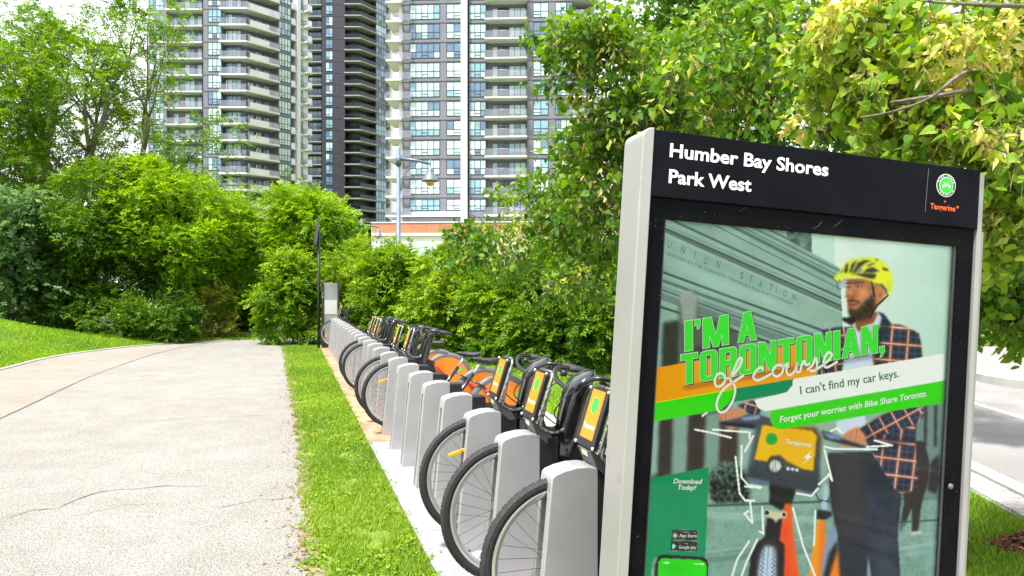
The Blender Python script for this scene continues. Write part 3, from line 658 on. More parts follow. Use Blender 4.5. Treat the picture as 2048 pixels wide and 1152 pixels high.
me_lock = MB().box(.191, .285, -.06, .06, .64, .79, .008).box(.192, .27, -.06, -.033, .02, .645).box(.192, .27, .033, .06, .02, .645).mesh("lock_module", m_blackp)
me_ind = MB().add([(.195, -.03, .791), (.26, -.03, .791), (.25, .0, .812), (.2, .0, .812), (.195, .03, .791), (.26, .03, .791)], [(0, 1, 2, 3), (3, 2, 5, 4), (0, 3, 4), (1, 5, 2)]).mesh("indicator", m_green)
me_led = MB().box(.262, .274, -.03, -.018, .79, .796).mesh("light", m_red)
me_lin = MB().box(.02, .186, -.0288, -.024, .0, .68).box(.02, .186, .024, .0288, .0, .68).mesh("slot_lining", m_blackp)
BIKES_AT = {0: 0, 1: 1, 2: 2, 7: 3, 8: 4, 11: 5, 12: 6, 23: 7}
ORD = ["first", "second", "third", "fourth", "fifth", "sixth", "seventh", "eighth", "ninth", "tenth", "eleventh", "twelfth", "thirteenth", "fourteenth", "fifteenth", "sixteenth", "seventeenth", "eighteenth", "nineteenth", "twentieth", "twenty-first", "twenty-second", "twenty-third", "last"]
docks = []
for i in range(24):
    r = empty("bike_dock", dk(random.uniform(-.004, .004), i * .70 + random.uniform(-.006, .006)), (0, 0, YAW + random.gauss(0, .006)))
    held = " holding a bicycle" if i in BIKES_AT else " standing empty"
    where = " beside the map totem" if i == 0 else " beside the pay terminal" if i == 23 else f", {ORD[i]} from the map totem"
    tag(r, "silver bicycle dock" + held + where, "bike dock", "silver docks in the row")
    link("body", body_me, r); link("lock_module", me_lock, r); link("slot_lining", me_lin, r)
    if i < 2: link("indicator", me_ind, r); link("light", me_led, r)
    docks.append(r)

# ------------------------------------------------------------------ bicycles (x to the rear, front axle above the origin)
m_rubber = mat("tyre_rubber", (.016, .016, .018), rough=.75, var=.25, scale=30, bump=.2, bscale=250)
m_rim = mat("rim_silver", (.62, .62, .63), rough=.3, metal=.8, var=.06)
m_spoke = mat("spoke_steel", (.05, .05, .055), rough=.4, metal=.5, var=.1)
m_refl = mat("amber_reflector", (.9, .40, .01), rough=.3, var=.08, coat=.4)
m_frameb = mat("black_frame_paint", (.012, .012, .014), rough=.28, var=.25, coat=.3)
m_orange = mat("orange_guard", (.66, .18, .008), rough=.4, var=.07, scale=5)
m_panelo = mat("orange_panel_print", (.62, .20, .008), rough=.35, var=.05, scale=12)
m_oval = mat("green_emblem_print", (.03, .55, .06), rough=.4, var=.05)
m_wtext = mat("white_lettering", (.85, .85, .83), rough=.5, var=.03)
m_saddle = mat("saddle_vinyl", (.022, .022, .024), rough=.5, var=.2, scale=20)
m_grip = mat("grip_rubber", (.035, .036, .04), rough=.7, var=.2, scale=60, bump=.3, bscale=400)
m_chrome = mat("worn_chrome", (.42, .42, .43), rough=.3, metal=.9, var=.2, scale=40, stain=(60, .5, .62, (.02, .02, .02)))
m_fend = mat("grey_fender", (.10, .10, .105), rough=.5, var=.1)
m_cowl = mat("glossy_black_shell", (.014, .014, .018), rough=.16, var=.2, coat=.8)
def wheel_meshes():
    R = .318; t = MB(); pr = [(R + .024 * math.cos(a), .024 * math.sin(a) * .95) for a in (2 * math.pi * k / 12 for k in range(13))]
    t.lathe(pr, 72, axis='y')
    n = 62
    for k in range(n):          # shoulder blocks of the tread
        for sg in (-1, 1):
            a0 = 2 * math.pi * (k + (.5 if sg > 0 else 0)) / n; da = 2 * math.pi / n * .38
            v = []
            for a, w in ((a0 - da, .3), (a0 + da * .6, .3), (a0 + da * 1.2, .3), (a0 - da * .4, .3)):
                pass
            for rr in (.0225, .0258):
                for ph, aa in ((.25, a0 - da), (.25, a0 + da), (1.05, a0 + da * 1.3), (1.05, a0 - da * .7)):
                    r_ = R + rr * math.cos(ph); y_ = sg * rr * math.sin(ph); v.append((r_ * math.cos(aa), y_, r_ * math.sin(aa)))
            t.add(v, [(0, 1, 2, 3), (4, 5, 6, 7), (0, 4, 5, 1), (1, 5, 6, 2), (2, 6, 7, 3), (3, 7, 4, 0)])
    rim = MB(); rim.lathe([(.300, -.013), (.297, -.0145), (.279, -.013), (.272, -.006), (.272, .006), (.279, .013), (.297, .0145), (.300, .013)], 64, axis='y')
    sp = MB()
    for k in range(32):
        a = 2 * math.pi * k / 32; sg = 1 if k % 2 else -1; b = a + sg * (1 if k % 4 < 2 else -1) * 1.1
        sp.tube([(.03 * math.cos(b), sg * .03, .03 * math.sin(b)), (.275 * math.cos(a), 0, .275 * math.sin(a))], .0011, 4, False)
    hub = MB().lathe([(0, -.055), (.018, -.052), (.018, -.038), (.034, -.034), (.034, -.027), (.022, -.02), (.022, .02), (.034, .027), (.034, .034), (.018, .038), (.018, .052), (0, .055)], 16, axis='y')
    rf = MB().box(-.05, .05, -.007, .007, -.011, .011, .004)
    return t.mesh("tyre", m_rubber), rim.mesh("rim", m_rim), sp.mesh("spokes", m_spoke), hub.mesh("hub", m_rim), rf.mesh("reflector", m_refl)
W_T, W_R, W_S, W_H, W_F = wheel_meshes()
def add_wheel(parent, name, x, refl=None):
    w = link(name, W_R, parent, (x, 0, .34))
    link("tyre", W_T, w); link("spokes", W_S, w); link("hub", W_H, w)
    if refl is not None:
        link("reflector", W_F, w, (math.cos(refl) * .19, 0, math.sin(refl) * .19), (0, -.44, 0))
    return w
def make_bike():
    r = empty("bicycle")
    add_wheel(r, "front_wheel", 0, math.radians(140)); add_wheel(r, "rear_wheel", 1.15)
    f = MB()
    for s in (-1, 1): f.tube([(0, s * .043, .34), (.07, s * .04, .5), (.15, s * .036, .70), (.185, s * .025, .76)], [.010, .011, .012, .014], 8)
    f.box(.12, .22, -.05, .05, .70, .765, .012); f.tube([(.17, 0, .72), (.255, 0, .99)], .024, 10)
    f.build("fork", m_frameb, r)
    fr = MB()
    fr.tube(catmull([(.19, 0, .72), (.26, 0, .56), (.36, 0, .40), (.50, 0, .30), (.58, 0, .28)], 4), [.034] * 17, 10)
    fr.tube([(.58, 0, .27), (.66, 0, .42), (.79, 0, .66)], .021, 10)
    for s in (-1, 1):
        fr.tube([(.58, s * .03, .28), (.8, s * .06, .3), (1.15, s * .075, .34)], .011, 6); fr.tube([(.75, s * .025, .60), (.9, s * .065, .55), (1.15, s * .075, .34)], .010, 6)
    fr.tube([(.58, -.05, .28), (.58, .05, .28)], .03, 12)
    fr.prism([(.16, .58), (.34, .52), (.40, .60), (.33, .72), (.22, .76)], .08, 'y', -.04)
    fr.build("frame", m_frameb, r)
    ac = MB()
    for s in (-1, 1): ac.tube([(.93, s * .073, .515), (1.08, s * .083, .395)], .016, 6)
    ac.build("red_accent", m_red, r)
    MB().tube([(.78, 0, .64), (.85, 0, .80)], .0135, 10).build("seat_post", m_rim, r)
    # saddle: wide at the back, narrow nose towards the front
    sd_ = MB(); ring = []; N = 12
    for q, (x, w, h, zc) in enumerate([(.75, .012, .012, .868), (.77, .026, .026, .868), (.82, .032, .034, .868), (.88, .05, .04, .868), (.94, .083, .044, .874), (.985, .09, .044, .884), (1.01, .08, .036, .892), (1.025, .05, .018, .895)]):
        for k in range(N):
            a = 2 * math.pi * k / N; ring.append((x, w * math.cos(a), zc - .045 + h * (math.sin(a) if math.sin(a) < 0 else .55 * math.sin(a))))
    sd_.add(ring, [(i * N + k, i * N + (k + 1) % N, (i + 1) * N + (k + 1) % N, (i + 1) * N + k) for i in range(7) for k in range(N)] + [tuple(range(N)), tuple(reversed(range(7 * N, 8 * N)))], True)
    sd_.build("saddle", m_saddle, r)
    # rear fender and orange skirt guards
    fe = MB(); fe.lathe([(.306, -.044), (.34, -.046), (.366, -.032), (.372, 0), (.366, .032), (.34, .046), (.306, .044), (.34, .04), (.362, 0), (.34, -.04), (.306, -.044)], 40, (1.15, 0, .34), 'y', (math.radians(-25), math.radians(215)))
    fe.build("fender", m_fend, r)
    for s in (-1, 1):
        pts = [(1.15 + .306 * math.cos(a), .34 + .306 * math.sin(a)) for a in (math.radians(q) for q in range(-18, 209, 8))]
        g = MB().prism(pts, .003, 'y', s * .047).build("skirt_guard", m_orange, r)
        MB().prism([(1.30 + .028 * math.cos(a), .50 + .028 * math.sin(a)) for a in (2 * math.pi * k / 14 for k in range(14))], .001, 'y', s * .047 + (.0032 if s > 0 else -.0012)).build("emblem", m_oval, g)
    MB().box(1.505, 1.53, -.03, .03, .42, .50, .006).build("tail_light", m_red, r)
    # front fender stub, crank, pedals, chain guard, kickstand
    cg = MB(); cg.prism([(.50, .28), (.52, .36), (.6, .385), (.9, .375), (1.14, .40), (1.16, .31), (.9, .27), (.62, .19), (.53, .20)], .012, 'y', -.062); cg.build("chain_guard", m_blackp, r)
    c = MB(); c.tube([(.58, -.075, .28), (.50, -.085, .14)], .011, 6); c.tube([(.58, .075, .28), (.66, .085, .42)], .011, 6); c.build("crank", m_rim, r)
    for x, y, z in ((.50, -.135, .14), (.66, .135, .42)): MB().box(x - .045, x + .045, y - .045, y + .045, z - .012, z + .012, .005).build("pedal", m_blackp, r)
    MB().tube([(.66, -.05, .26), (.76, -.10, .18), (.88, -.13, .12)], .009, 6).build("kickstand", m_frameb, r)
    # handlebar swept back, grips
    hb = MB(); 
    for s in (-1, 1):
        hb.tube(catmull([(.235, 0, .955), (.20, s * .10, .975), (.19, s * .19, 1.01), (.225, s * .26, 1.05), (.30, s * .285, 1.052)], 5), .0125, 8)
    hb.build("handlebar", m_frameb, r)
    for s in (-1, 1):
        MB().tube([(.30, s * .285, 1.052), (.345, s * .29, 1.052), (.43, s * .295, 1.045)], [.016, .018, .017], 10).build("grip", m_grip, r)
        MB().tube([(.27, s * .275, 1.03), (.33, s * .25, 1.015), (.40, s * .25, 1.0)], .006, 6).lathe([(0, -.016), (.018, -.014), (.018, .012), (0, .016)], 10, (.265, s * .255, 1.025), 'x').build("brake_lever", m_blackp, r)
    # tall glossy shell behind the basket, horn shaped top
    sh = MB(); sec = [(.215, .64, .045, .05), (.225, .76, .055, .055), (.232, .86, .07, .055), (.238, .94, .085, .055), (.25, .99, .09, .052), (.268, 1.03, .088, .04), (.29, 1.06, .07, .024), (.305, 1.078, .045, .012)]; N = 14; ring = []
    for x, z, w, d in sec:
        for k in range(N):
            a = 2 * math.pi * k / N; ca, sa = math.cos(a), math.sin(a); ring.append((x + d * math.copysign(abs(ca) ** .7, ca), w * math.copysign(abs(sa) ** .7, sa), z))
    n = len(sec); sh.add(ring, [(i * N + k, i * N + (k + 1) % N, (i + 1) * N + (k + 1) % N, (i + 1) * N + k) for i in range(n - 1) for k in range(N)] + [tuple(range(N)), tuple(reversed(range((n - 1) * N, n * N)))], True)
    sh.build("head_shell", m_cowl, r)
    # basket: hoop round the panel, two arms below, ribs
    ln = Vector((.145, 0, 1)).normalized(); pc = Vector((.035, 0, .915))
    def Q(y, h, d=0.0): p = pc + ln * h + Vector((ln.z, 0, -ln.x)) * d; return (p.x, y, p.z)
    bk = MB(); hoop = [Q(y, h, .02) for y, h in ((-.085, -.12), (-.1, -.09), (-.1, .10), (-.085, .128), (.085, .128), (.1, .10), (.1, -.09), (.085, -.12))]
    bk.tube(hoop, .009, 6, closed=True)
    for s in (-1, 1): bk.tube(catmull([Q(s * .098, .06, .022), Q(s * .10, -.08, .03), (.06, s * .085, .775), (.13, s * .06, .75), (.19, s * .045, .77), (.225, s * .04, .83)], 4), .008, 6)
    bk.build("basket_frame", m_chrome, r)
    bd = MB(); v = [Q(y, h, d) for d in (-.008, .010) for y, h in ((-.082, -.118), (.082, -.118), (.095, -.1), (.095, .105), (.08, .122), (-.08, .122), (-.095, .105), (-.095, -.1))]
    bd.add(v, [tuple(range(8)), tuple(reversed(range(8, 16)))] + [(i, i + 8, (i + 1) % 8 + 8, (i + 1) % 8) for i in range(8)]); bd = bd.build("panel_board", m_blackp, r)
    rb = MB()
    for k in range(19):
        h = -.085 + k * .0105
        for s in (-1, 1): a = [Q(s * .066, h, -.010), Q(s * .09, h, -.010), Q(s * .09, h + .005, -.010), Q(s * .066, h + .005, -.010)]; c_ = [Q(s * .066, h, -.0075), Q(s * .09, h, -.0075), Q(s * .09, h + .005, -.0075), Q(s * .066, h + .005, -.0075)]; rb.add(a + c_, [(0, 1, 2, 3), (0, 4, 5, 1), (2, 6, 7, 3), (1, 5, 6, 2), (3, 7, 4, 0)])
    rb.build("ribbing", m_grip, bd)["kind"] = "stuff"
    MB().add([Q(-.062, -.086, -.0095), Q(.062, -.086, -.0095), Q(.062, .112, -.0095), Q(-.062, .112, -.0095)], [(0, 3, 2, 1)]).build("print", m_panelo, bd)
    MB().add([Q(.032 * math.cos(a), .05 + .034 * math.sin(a), -.0105) for a in (2 * math.pi * k / 20 for k in range(20))], [tuple(range(20))]).build("emblem", m_oval, bd)
    tv, tf = text_mesh("Tangerine", .026, .02, align='CENTER')
    MB().add([Q(-x, -.045 + y, -.0105) for x, y, _ in tv], tf).build("lettering", m_wtext, bd)
    for y in (-.088, .088):
        for h in (-.112, .114): MB().lathe([(0, -.008), (.007, -.006), (.008, 0)], 8, Q(y, h, -.008), 'x').build("bolt", m_rim, bd)
    MB().prism([(.01, .79), (.045, .80), (.09, .78), (.15, .70), (.12, .69), (.05, .73)], .13, 'y', -.065).build("basket_base", m_fend, r)
    MB().add([(.022, -.03, .765), (.022, .03, .765), (.01, .03, .792), (.01, -.03, .792)], [(0, 1, 2, 3)]).build("number_plate", mat("number_plate_cream", (.7, .65, .5), var=.1), r)
    # cables
    MB().tube(catmull([(.20, -.12, .98), (.12, -.16, .93), (.10, -.12, .85), (.17, -.05, .80)], 5), .0035, 5).tube(catmull([(.21, .15, .99), (.14, .17, .92), (.12, .12, .83), (.18, .05, .78)], 5), .0035, 5).build("cable", m_blackp, r)
    return r
proto = make_bike()
BL = ["black bicycle with orange basket panel in the dock nearest the map totem", "black bicycle with orange panel in the second dock from the map totem",
      "black bicycle with orange panel in the third dock, before the empty docks", "bicycle with orange skirt guard just beyond the four empty docks", "bicycle with orange skirt guard, second beyond the four empty docks",
      "black bicycle farther along the row, nearer of the distant pair", "black bicycle farther along the row, farther of the distant pair", "lone bicycle at the far end of the row by the pay terminal"]
TILT = math.radians(9.5)
for i, j in BIKES_AT.items():
    o = proto if j == 0 else copy_tree(proto)
    ang = TILT + random.gauss(0, .004); base = Vector(dk(.062 + random.uniform(-.01, .01), docks[i].location and i * .70))
    ax = Vector((math.sin(ang) * .34, 0, math.cos(ang) * .34)); a3 = Matrix.Rotation(YAW, 3, 'Z') @ ax
    o.rotation_euler = (0, ang, YAW + random.gauss(0, .004)); o.location = Vector((base.x, base.y, .425)) - a3
    tag(o, BL[j], "bicycle", "share bicycles in the docks")
    for ch in o.children:
        if ch.name.startswith("front_wheel") or ch.name.startswith("rear_wheel"): ch.rotation_euler = (0, random.uniform(0, 6.28) if ch.name.startswith("rear") else [0, 3.5, 3.8, 3.3, 5.2][j - 3] if j > 2 else [3.9, 3.4, 0][j], 0)

# ------------------------------------------------------------------ pay terminal and solar mast at the end of the row
m_pt = mat("terminal_black", (.02, .02, .023), rough=.45, var=.15); m_ptp = mat("terminal_grey_panel", (.24, .25, .245), rough=.5, var=.1, scale=4); m_ptw = mat("terminal_notice", (.5, .5, .49), rough=.6, var=.03)
b0 = 23 * .70 + .72
t = empty("pay_terminal", dk(0, b0), (0, 0, YAW)); tag(t, "slim pay terminal with black edges and white notice at the row's end", "pay terminal")
MB().box(-.20, -.155, -.08, .08, 0, 1.70, .008).box(.20, .245, -.08, .08, 0, 1.76, .008).box(-.15, .195, -.06, .06, 0, .12).build("frame", m_pt, t)
MB().box(-.152, .197, -.055, .05, .12, 1.68, .006).build("panel", m_ptp, t)
MB().box(-.13, .18, -.060, -.0555, .88, 1.24).build("notice", m_ptw, t)
MB().box(-.185, -.17, -.086, -.08, 1.3, 1.36).box(-.185, -.17, -.086, -.08, 1.4, 1.43).build("card_slot", m_ptw, t)
s = empty("solar_mast", dk(-.27, b0 + .05), (0, 0, YAW)); tag(s, "tall thin black mast with a tilted solar panel beside the terminal", "solar mast")
MB().tube([(0, 0, 0), (0, 0, 3.05)], .036, 10).build("mast", m_pt, s)
MB().add([Matrix.Rotation(.14, 3, 'Y') @ Vector(q) + Vector((-.05, 0, 3.0)) for q in [(x, y, z) for x in (-.03, .03) for y in (-.42, .42) for z in (-.33, .33)]], [(0, 1, 3, 2), (4, 6, 7, 5), (0, 4, 5, 1), (2, 3, 7, 6), (0, 2, 6, 4), (1, 5, 7, 3)]).build("solar_panel", mat("solar_glass", (.05, .055, .07), rough=.2, var=.1, coat=.5), s)
MB().tube([(0, 0, 2.8), (-.02, 0, 3.0)], .03, 8).build("bracket", m_pt, s)
# ------------------------------------------------------------------ the map totem, leaning a little to the right
KYAW, KLEAN = math.radians(14.1), math.radians(3.65)
KR = Matrix.Rotation(KYAW, 3, 'Z') @ Matrix.Rotation(KLEAN, 3, 'Y')
KW = at(1301, 391.7, 2.41); KO = KW - KR @ Vector((0, 0, 1.81))
K = empty("map_totem", KO, (0, KLEAN, KYAW)); tag(K, "leaning black and silver totem with a bike share advertisement poster", "sign totem")
KRi = KR.transposed()
def loc(px, py, y0=0.0):           # where a point of the printed face lies in the totem's own frame
    d = KRi @ Vector(((px - 1024) / FPX, 1, -(py - HOR) / FPX)); o = KRi @ (Vector((0, 0, EYE)) - KO); t = (y0 - o.y) / d.y; return o + d * t
m_kalu = mat("totem_aluminium", (.36, .355, .345), rough=.42, metal=.5, var=.06, scale=3, bump=.03, bscale=200, stain=(14, .62, .74, (.25, .245, .23)))
m_kblack = mat("totem_black_gloss", (.004, .0045, .007), rough=.25, var=.3, scale=5, spec=.06)
m_kframe = mat("totem_black_frame", (.0035, .0035, .005), rough=.45, var=.3, scale=8, spec=.05, stain=(140, .73, .76, (.06, .06, .055)))
YP = .030                                    # printed face lies this far behind the header's front
tl, tr = loc(1325, 436, YP), loc(1907, 496, YP)
hx1 = loc(1957, 430).x; hz0 = 1.81; hz1 = loc(1308, 258).z
px0, px1, pz1, pz0 = tl.x, tr.x, (tl.z + tr.z) / 2, .30
# header
MB().box(0.0, hx1, .0, .13, hz0, hz1, .004).build("header", m_kblack, K)
hd = [o for o in K.children if o.name.startswith("header")][0]
# frame around the poster, set back from the header
f = MB(); fx0, fx1 = .002, loc(1935, 700, .012).x
f.box(fx0, px0, .012, .12, .05, hz0 - .001); f.box(px1, fx1, .012, .12, .05, hz0 - .001); f.box(px0, px1, .012, .12, pz1, hz0 - .001); f.box(px0, px1, .012, .12, .05, pz0)
f.box(px0 + .001, px1 - .001, .05, .115, pz0, pz1)
frame = f.build("poster_frame", m_kframe, K)
g = MB(); q = .006
m_gas = mat("gasket_rubber", (.03, .03, .03), rough=.6, var=.2)
MB().box(px1 - .012, px1 - .001, .016, .018, pz0, pz1).build("gasket", m_gas, K); MB().box(px0 + .001, px0 + .006, .016, .018, pz0, pz1).build("gasket", m_gas, K)
# left pillar with a rounded outer corner, right pillar thinner
pl = loc(1247, 320, .15).x
def pil(x0, x1, y0, y1, z1, rad, side):
    pts = []
    for k in range(9):
        a = math.pi / 2 * k / 8
        pts.append((x0 + rad - rad * math.cos(a), z1 - rad + rad * math.sin(a)) if side < 0 else (x1 - rad + rad * math.sin(a), z1 - rad + rad * math.cos(a)))
    poly = [(x0, 0)] + pts + [(x1, z1), (x1, 0)] if side < 0 else [(x0, 0), (x0, z1)] + pts + [(x1, 0)]
    return MB().prism(poly, y1 - y0, 'y', y0).mesh("pillar", m_kalu)
link("pillar", bev(pil(pl, -.001, -.006, .15, hz1 + .004, .035, -1), .026, 50, 4), K)
link("pillar", bev(pil(fx1 + .001, fx1 + .055, .02, .15, hz0 - .004, .003, 1), .006, 50, 2), K)
MB().box(hx1 + .001, hx1 + .022, .004, .15, 0, hz1 - .01).build("edge_trim", m_kalu, K)
MB().box(pl + .01, hx1, .03, .12, 0, .05).build("plinth", m_kframe, K)
# lock bolt
bz = loc(1902, 973, .01); MB().lathe([(0, -.006), (.005, -.006), (.007, -.002), (.010, -.0015), (.011, .003)], 16, (bz.x, .010, bz.z), 'y').build("lock_bolt", m_fend, K)
# dust, cobweb scraps and droppings on the black frame
m_dust = mat("dust_speck", (.14, .135, .125), rough=.9, var=.2); ds = MB()
for k in range(70):
    x = random.uniform(0, 1.3); z = random.choice([random.uniform(hz0 - .11, hz0 - .01), random.uniform(.6, 1.75)]); inside = z < pz1 and px0 < x < px1
    if inside: x = random.choice([random.uniform(.01, px0 - .005), random.uniform(px1 + .008, fx1 - .005)])
    s_ = random.uniform(.0003, .0007); a = random.uniform(0, 3.14); e = random.uniform(1, 3.5)
    c = [(x + s_ * e * math.cos(a) * i - s_ * math.sin(a) * j, .0115, z + s_ * e * math.sin(a) * i + s_ * math.cos(a) * j) for i, j in ((-1, -1), (1, -1), (1, 1), (-1, 1))]; ds.add(c, [(0, 1, 2, 3)])
for x, z in ((.62, 1.755), (.70, 1.77), (.33, 1.79)):
    ds.tube([(x, .010, z), (x + .02, .006, z + .012), (x + .035, .009, z + .03)], .0004, 4)
ds = ds.build("dust", m_dust, frame); ds["kind"] = "stuff"

# ---- flat print: helpers that lay lettering and shapes on the face
def flat(name, pts, m, y, parent, ngon=True):
    return MB().add([(x, y, z) for x, z in pts], [tuple(range(len(pts)))]).build(name, m, parent)
def fit_text(s, A, B, cap, y, bold=.02, shear=0.0):
    """text whose baseline runs from A to B (totem x,z), cap height cap; returns verts, faces"""
    v, f = text_mesh(s, 1.0, bold, shear); w0, w1 = v[:, 0].min(), v[:, 0].max(); ch = .73
    d = Vector((B[0] - A[0], B[1] - A[1])); L = d.length; d /= L; n = Vector((-d.y, d.x)); sx = L / (w1 - w0)
    return [(A[0] + d.x * (p[0] - w0) * sx + n.x * p[1] * cap / ch, y, A[1] + d.y * (p[0] - w0) * sx + n.y * p[1] * cap / ch) for p in v], f
def pxz(px, py, y=YP): p = loc(px, py, y); return (p.x, p.z)
def ptext(name, s, A, B, cap_px, m, y, parent, yref=YP, **kw):
    a, b = pxz(*A, yref), pxz(*B, yref); c = (Vector(pxz(A[0], A[1] - cap_px, yref)) - Vector(a)).length
    v, f = fit_text(s, a, b, c, y, **kw); return MB().add(v, f).build(name, m, parent)
def stroke_faces(pts, w):
    v, f = [], []; n = len(pts); P = [Vector(p) for p in pts]
    for i, p in enumerate(P):
        t = (P[min(i + 1, n - 1)] - P[max(i - 1, 0)]); t = t.normalized() if t.length > 1e-9 else Vector((1, 0)); q = Vector((-t.y, t.x)) * w / 2; v += [p + q, p - q]
    f = [(2 * i, 2 * i + 1, 2 * i + 3, 2 * i + 2) for i in range(n - 1)]; return v, f
m_txw = mat("print_white", (.86, .86, .85), rough=.5, var=.02)
ptext("lettering", "Humber Bay Shores", (1339, 313), (1656, 352), 28, m_txw, -.0008, hd, 0.0, bold=.022)
ptext("lettering", "Park West", (1337, 365), (1502, 383), 28, m_txw, -.0008, hd, 0.0, bold=.022)
m_txo = mat("print_tangerine", (.80, .10, .015), rough=.5, var=.02)
ptext("lettering", "Tangerine", (1860, 417), (1910, 423), 11.5, m_txo, -.0008, hd, 0.0, bold=.018)
lx = lambda a, b: pxz(a, b, 0.0)
flat("triangle_mark", [lx(1912, 412), lx(1918, 413), lx(1914.5, 418)], m_txo, -.0008, hd); flat("plus_mark", [lx(1889.5, 400.5), lx(1890.4, 402.4), lx(1892.5, 403), lx(1890.4, 403.8), lx(1889.5, 406), lx(1888.8, 403.8), lx(1886.5, 403), lx(1888.8, 402.4)], m_txo, -.0008, hd)
v, f_ = stroke_faces([lx(1857, 337), lx(1850, 424)], .0009); MB().add([(p.x, -.0008, p.y) for p in v], f_).build("divider", mat("print_grey", (.3, .3, .3), var=.05), hd)
ec = Vector(lx(1892, 371)); er = (Vector(lx(1911, 373)) - ec).length
def disc(r, y, m, nm): return flat(nm, [(ec.x + r * math.cos(a), ec.y + r * math.sin(a)) for a in (2 * math.pi * k / 40 for k in range(40))], m, y, hd)
m_eg, m_ed = mat("emblem_green", (.02, .45, .03), rough=.5, var=.03), mat("emblem_dark_green", (.005, .09, .04), rough=.5, var=.03)
disc(er, -.0006, m_txw, "emblem_ring"); disc(er * .95, -.0010, m_ed, "emblem_band"); disc(er * .71, -.0014, m_txw, "emblem_ring"); disc(er * .67, -.0018, m_eg, "emblem_field")
lt = MB()
for word, a0, a1, flip in (("BIKE SHARE", 158, 22, 1), ("TORONTO", 212, 328, -1)):
    for k, chx in enumerate(word):
        if chx == ' ': continue
        a = math.radians(a0 + (a1 - a0) * k / (len(word) - 1)); v, ff = text_mesh(chx, er * .24, .005, align='CENTER'); rr = er * (.76 if flip > 0 else .90)
        rot = a - math.pi / 2 if flip > 0 else a + math.pi / 2
        lt.add([(ec.x + rr * math.cos(a) + x * math.cos(rot) - z * math.sin(rot), -.0014, ec.y + rr * math.sin(a) + x * math.sin(rot) + z * math.cos(rot)) for x, z, _ in v], ff)
lt.build("emblem_lettering", m_txw, hd)
bg = MB()
for path in ([(-.42, -.25), (-.3, -.15), (-.38, .02), (-.52, -.02), (-.55, -.2), (-.42, -.25)], [(.3, -.22), (.5, -.2), (.55, -.02), (.4, .05), (.28, -.05), (.3, -.22)], [(-.4, -.12), (-.3, .2), (.1, .1), (-.1, -.25), (-.3, .2)], [(.1, .1), (.15, .35), (.28, .38)], [(.12, .2), (.4, -.1)], [(-.42, .28), (-.22, .3)]):
    v, ff = stroke_faces([(ec.x + x * er * .8, ec.y + y * er * .8) for x, y in path], er * .05); bg.add([(p.x, -.0022, p.y) for p in v], ff)
bg.build("emblem_bicycle", m_txw, hd)

# ---- the poster: printed photograph as a fine sheet of coloured points, lettering on top
NX, NY = 410, 496
xs = np.linspace(px0, px1, NX); zs = np.linspace(pz1, .48, NY); LXg, LZg = np.meshgrid(xs, zs)
Rm = np.array(KR); o_ = np.array(KO)
W3 = (Rm @ np.stack([LXg.ravel(), np.full(LXg.size, YP), LZg.ravel()])).T + o_
PXg = (1024 + FPX * W3[:, 0] / W3[:, 1]).reshape(NY, NX); PYg = (HOR - FPX * (W3[:, 2] - EYE) / W3[:, 1]).reshape(NY, NX)
img = np.zeros((NY, NX, 3))
prg = np.random.default_rng(3)
def blur(a, k):
    for _ in range(2):
        for ax in (0, 1):
            c = np.cumsum(np.concatenate([np.repeat(np.take(a, [0], ax), k + 1, ax), a, np.repeat(np.take(a, [-1], ax), k, ax)], ax), ax)
            n = a.shape[ax]; a = (np.take(c, np.arange(2 * k + 1, n + 2 * k + 1), ax) - np.take(c, np.arange(0, n), ax)) / (2 * k + 1)
    return a
def noise(k): a = blur(prg.normal(size=(NY, NX)), k); return a / a.std()
def inside(poly):
    x, y = PXg, PYg; r = np.zeros(x.shape, bool); n = len(poly); j = n - 1
    for i in range(n):
        xi, yi = poly[i]; xj, yj = poly[j]
        if yi != yj: r ^= ((yi > y) != (yj > y)) & (x < (xj - xi) * (y - yi) / (yj - yi) + xi)
        j = i
    return r
def C(*c): return np.array(c, float) / 255
def fill(poly, col, soft=0, al=1.0):
    m = inside(poly).astype(float)
    if soft: m = blur(m, soft)
    m = (m * al)[..., None]; c = col if isinstance(col, np.ndarray) and col.ndim == 3 else np.asarray(col)[None, None]
    img[:] = img * (1 - m) + c * m
def spot(cx, cy, rx_, ry_, col, al=1.0, rot=0.0):
    dx, dy = PXg - cx, PYg - cy; u = dx * math.cos(rot) + dy * math.sin(rot); v = -dx * math.sin(rot) + dy * math.cos(rot)
    m = (np.exp(-((u / rx_) ** 2 + (v / ry_) ** 2)) * al)[..., None]; img[:] = img * (1 - m) + np.asarray(col) * m
def line(pts, w, col, al=1.0, soft=.6):
    d = np.full(PXg.shape, 1e9)
    for (x0, y0), (x1, y1) in zip(pts, pts[1:]):
        dx, dy = x1 - x0, y1 - y0; t = np.clip(((PXg - x0) * dx + (PYg - y0) * dy) / (dx * dx + dy * dy + 1e-9), 0, 1); d = np.minimum(d, np.hypot(PXg - x0 - t * dx, PYg - y0 - t * dy))
    m = (np.clip((w / 2 - d) / soft + .5, 0, 1) * al)[..., None]; img[:] = img * (1 - m) + np.asarray(col) * m
cA = lambda *p: [(1280 + x / 3.84, 420 + y / 3.84) for x, y in p]; cB = lambda *p: [(1620 + x / 4.43, 480 + y / 4.43) for x, y in p]
cC = lambda *p: [(1280 + x / 3.938, 600 + y / 3.938) for x, y in p]; cD = lambda *p: [(1400 + x / 3.096, 780 + y / 3.096) for x, y in p]; cE = lambda *p: [(1260 + x / 4.57, 900 + y / 4.57) for x, y in p]
